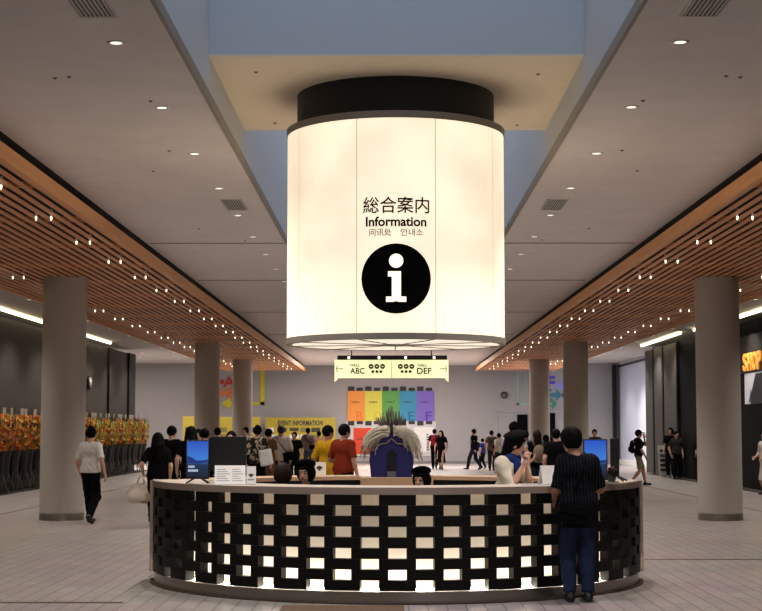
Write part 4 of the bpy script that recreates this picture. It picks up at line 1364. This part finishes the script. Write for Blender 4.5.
# ------------------------------------------------------------------ who is there
def pattern_mat(name, c1, c2, scale, kind='noise'):
    m = fab(name, c1); nt = m.node_tree; b = nt.nodes['Principled BSDF']; mx = next(n for n in nt.nodes if n.type == 'MIX')
    tc = next(n for n in nt.nodes if n.type == 'TEX_COORD'); nz = next(n for n in nt.nodes if n.type == 'TEX_NOISE')
    mx.inputs[6].default_value = srgb(*c1); mx.inputs[7].default_value = srgb(*c2)
    rp = nt.nodes.new('ShaderNodeValToRGB'); e = rp.color_ramp.elements
    if kind == 'stripe':
        wv = nt.nodes.new('ShaderNodeTexWave'); wv.bands_direction = 'X'; wv.inputs['Scale'].default_value = scale; wv.inputs['Distortion'].default_value = .15
        nt.links.new(tc.outputs['Object'], wv.inputs[0]); src = wv.outputs['Fac']; e[0].position = .86; e[1].position = .95
    else:
        nz.inputs['Scale'].default_value = scale; src = nz.outputs['Fac']; e[0].position = .5; e[1].position = .56
    nt.links.new(src, rp.inputs[0]); nt.links.new(rp.outputs[0], mx.inputs[0]); return m


STRIPE = pattern_mat('pinstripe', (13, 13, 16), (36, 38, 46), 10.0, 'stripe')
PRINT = pattern_mat('leaf_print', (40, 36, 32), (164, 148, 126), 9.0)
CREAM = fab('cream', (226, 216, 196)); BROWN = fab('brown', (120, 88, 66)); YELLOW = fab('yellow', (190, 142, 28)); ORANGE = fab('rust', (124, 46, 26))  # yellow and rust darkened to carry the shade over their wearers
GREYB = fab('greybrown', (112, 98, 88)); PEACH = fab('peach', (206, 150, 112)); LILAC = fab('lilac', (142, 124, 130)); BLUE = fab('blue', (40, 62, 140)); SKY = fab('sky', (124, 142, 186))
GREY = fab('charcoal', (54, 52, 52)); TAN = fab('tan_bag', (166, 144, 122)); RED = fab('red', (140, 32, 44)); BEIGE = fab('beige', (140, 122, 100))

# man at the desk, back to us
P = person(577.5, 15.12, 4, 1.665, 'man in a dark pinstripe shirt and jeans standing at the desk, back turned', .009, skin=SK2, hair='full', top=STRIPE, sleeve=.95, bm_=JEAN, shoe=SHOEB, head_dx=-.05, hem=.73, fat=1.0, wx=.86,
           lh=(-.20, .24, .98), rh=(.20, .27, 1.10), rpole=(.25, -1, -.5), lpole=(-.3, -1, -.5), head=(16, 6), lean=3)
sling(P, 'black shoulder bag slung behind the man at the desk', BLK, side=-1, z=.86, size=(.32, .09, .17), y=-.11, x=-.09, strap_from=.6)

# clerk standing inside the ring
P = person(503, 16.25, -130, 1.63, 'standing clerk in a black beret, blue scarf and cream blouse, writing', .008, hair='mid', top=CREAM, sleeve=.98, bm_=NAVY, hat='beret', hatm=BLK, scarf=fab('scarf_blue', (36, 52, 112)), fat=.86, wx=.86,
           lh=(-.03, .30, 1.36), rh=(.03, .28, 1.33), lpole=(-.5, -.3, -1), rpole=(.5, -.5, -1), lean=11, head=(34, 6), curl=.8)
o, U, s = P
w0 = Matrix.Translation(o.location) @ Matrix.Rotation(o.rotation_euler[2], 4, 'Z') @ (Matrix.Scale(s, 4) @ Vector((.0, .36, 1.33)))
t = empty('pen', w0, label='white pen held up by the clerk in the cream blouse', cat='pen')
MB().tube([(0, 0, -.06), (-.05, .0, .07)], .006, 8).build('barrel', M_white, t); MB().tube([(-.05, 0, .07), (-.057, 0, .09)], .004, 8).build('cap', M_black, t)

# three clerks seated inside the ring
person(283, 17.7, 12, 1.60, 'seated clerk with brown bobbed hair, back of the head above the desk', .010, hair='bob', hairm=HBr, top=NAVY, seat=.54, head=(0, 6))
person(306.5, 17.0, 150, 1.58, 'seated clerk in a black beret looking down beside the brown haired one', .008, hair='bob', top=NAVY, sleeve=1.9, seat=.585, hat='beret', head=(12, 10))
person(422, 17.0, 165, 1.56, 'seated clerk in a black beret in front of the blue ornament', .008, hair='bob', top=NAVY, sleeve=1.9, seat=.52, hat='beret', head=(-8, 12))

# left side
P = person(91, 27.6, -14, 1.69, 'woman in a white tee and black trousers walking away beside the column', .012, hair='curly', top=WHT, sleeve=.85, bm_=BLK, step=.42, hem=.90, wx=.86, fat=.95, rh=(.27, .02, .88), lh=(-.24, .10, .90))
P = person(158, 26.6, 8, 1.59, 'woman with long black hair all in black, left of the desk', .012, hair='long', top=BLK, sleeve=.8, bm_=BLK, lh=(-.27, .12, 1.0), fat=1.05, wx=.92)
carried(P, (-.30, .14, .92), 'large tan and white handbag carried by the long haired woman', pattern_mat('bag_two', (176, 150, 128), (222, 212, 200), 2.2), (.42, .2, .40), rz=75)
person(171.5, 31, -25, 1.72, 'man in a black tee just right of the long haired woman', .016, top=BLK, rh=(.22, .2, 1.05), head=(-10, 0))
person(191, 28.5, 10, 1.70, 'woman with long dark hair behind the left blue monitor', .016, hair='long', top=BLK)
person(198.5, 33, 160, 1.66, 'dark haired person half hidden behind the left blue monitor, nearer its left', .02, top=NAVY)
person(205, 31, 20, 1.67, 'dark haired person peeking over the top of the left blue monitor', .02, top=BLK)
person(217.5, 40, 0, 1.70, 'dark haired person behind the joint of the two left monitors', .02, top=BLK)
person(231.5, 30, 170, 1.62, 'person whose black hair tops the dark monitor back', .02, hair='bob', top=BLK)
person(246, 47, 165, 1.72, 'man in a white tee under a dark apron behind the leaflet rack', .016, top=WHT, bm_=NAVY, head=(-15, 0))
P = person(257.5, 35, -18, 1.73, 'person in a black and beige print shirt walking away', .014, hair='curly', top=PRINT, sleeve=.95, bm_=BLK, step=.35)
sling(P, 'white cloth tote on the shoulder of the person in the print shirt', WHT, side=1, z=1.02, size=(.30, .09, .36), y=-.02, x=.24, name='tote_bag', strap_from=1)
person(268.5, 38, -30, 1.67, 'person in brown top and tan trousers beside the white tote', .016, top=BROWN, bm_=fab('tan_trousers', (132, 96, 66)), step=.2)
P = person(281, 38.5, 8, 1.75, 'man in a white tee with a dark strap across his back', .014, top=WHT, sleeve=.9, bm_=BLK, hairm=mat('hair_violet', (34, 26, 46), .6), fat=1.15, step=.2)
sling(P, 'dark bag on a diagonal strap over the white tee of the broad man', BLK, side=1, z=.98, size=(.26, .09, .20), y=-.06, strap_from=-1)
person(294.5, 48, 170, 1.58, 'person in black facing us between the white tee and the yellow board', .02, top=BLK)
P = person(308, 58, -6, 1.72, 'man in a lilac grey shirt and jeans reading the yellow board', .016, top=LILAC, bm_=fab('mid_denim', (74, 86, 110)), step=.12)
sling(P, 'thin dark crossbody bag of the man reading the yellow board', BLK, side=1, z=1.0, size=(.2, .08, .16), y=-.06)
person(319, 59, 20, 1.60, 'person in a peach top at the right end of the yellow board', .02, top=PEACH, bm_=BLK)
person(327.5, 28.0, -40, 1.72, 'boy in yellow shirt and yellow shorts behind the rear counter', .012, skin=SK2, top=YELLOW, sleeve=.95, bottom='shorts', bm_=YELLOW, shoe=SHOEW, rh=(.05, .28, 1.08), head=(-15, 0))
person(343.5, 27.0, -38, 1.74, 'man in a rust orange tee beside the boy in yellow', .012, skin=SK2, top=ORANGE, sleeve=.85, bm_=BLK, rh=(.32, -.02, .86), lh=(-.2, .2, 1.05), head=(-24, 4), fat=1.06)
P = person(434.5, 66, -10, 1.68, 'person in dark clothes with a red rucksack by the grey far wall', .016, top=BLK, step=.35)
backpack(P, 'red rucksack on the person walking along the far wall', RED)
person(441, 65.5, 160, 1.62, 'woman in a long black dress beside the red rucksack', .016, hair='long', bottom='dress', top=BLK, step=.3)
P = person(474, 64.5, 62, 1.68, 'young man in black striding left along the far wall', .016, top=BLK, bm_=fab('dark_jean', (44, 46, 58)), step=.55)
sling(P, 'large dark bag on the hip of the young man striding left', NAVY, side=-1, z=1.0, size=(.4, .16, .34), y=-.1)
person(482.5, 66, 40, 1.28, 'child in a bright blue top behind the striding young man', .02, top=BLUE, bm_=NAVY, step=.25)
P = person(491.5, 63, -10, 1.62, 'person in a grey brown shirt standing left of the clerk', .016, top=GREYB, bm_=fab('dark_brown', (60, 48, 44)), step=.2)
sling(P, 'dark strap bag across the grey brown shirt', BLK, side=1, z=1.0, size=(.2, .08, .18))
person(499, 60, 30, 1.52, 'person in a white top just left of the beret of the clerk', .02, top=WHT, bm_=GREY)
person(513.5, 33, 20, 1.80, 'dark haired person whose head tops the standing beret', .016, hair='bun', top=fab('pale_top', (190, 184, 186)), bm_=GREY)
person(525.5, 40, 0, 1.62, 'person in a light blue shirt right of the clerk', .016, top=SKY, bm_=GREY)
P = person(537, 33.5, 8, 1.63, 'woman with long hair, black tee and jeans wearing a beige rucksack', .014, hair='mid', hairm=HBr, top=BLK, sleeve=.85, bm_=JEAN)
backpack(P, 'beige rucksack on the woman in jeans', BEIGE, m2=fab('beige_dark', (104, 88, 72)))
person(546, 38, -10, 1.52, 'person in a pale cream top between the rucksack and the man in black', .016, top=CREAM, bm_=KHAKI)
person(556, 31, 5, 1.66, 'broad man in black just left of the man in pinstripes', .014, top=BLK, fat=1.35, bm_=BLK)
person(594.5, 52, 170, 1.66, 'man whose head shows above the right blue monitor', .016, top=NAVY)
P = person(638, 46.5, -90, 1.64, 'man in black cap, black tee and khaki shorts walking right', .014, skin=SK2, top=BLK, sleeve=.85, bottom='shorts', bm_=KHAKI, step=.45, hat='cap', lh=(-.03, .2, 1.46), lpole=(-.5, .6, -1))
backpack(P, 'black rucksack on the man in the cap', BLK)
person(670.5, 54, 150, 1.72, 'dark figure in black beside the A-frame board', .016, hair='bob', top=BLK, bm_=NAVY, shoe=SHOEW)
person(676, 52.4, 200, 1.60, 'second dark figure, standing right of the first one by the black wall', .016, top=GREY, bm_=BLK)
person(765, 40, 120, 1.60, 'woman in a white blouse and pale skirt at the right edge', .016, hair='bob', top=WHT, sleeve=1.3, bottom='skirt', bm_=WHT, lh=(-.2, .22, 1.0), rh=(.2, .22, 1.0))
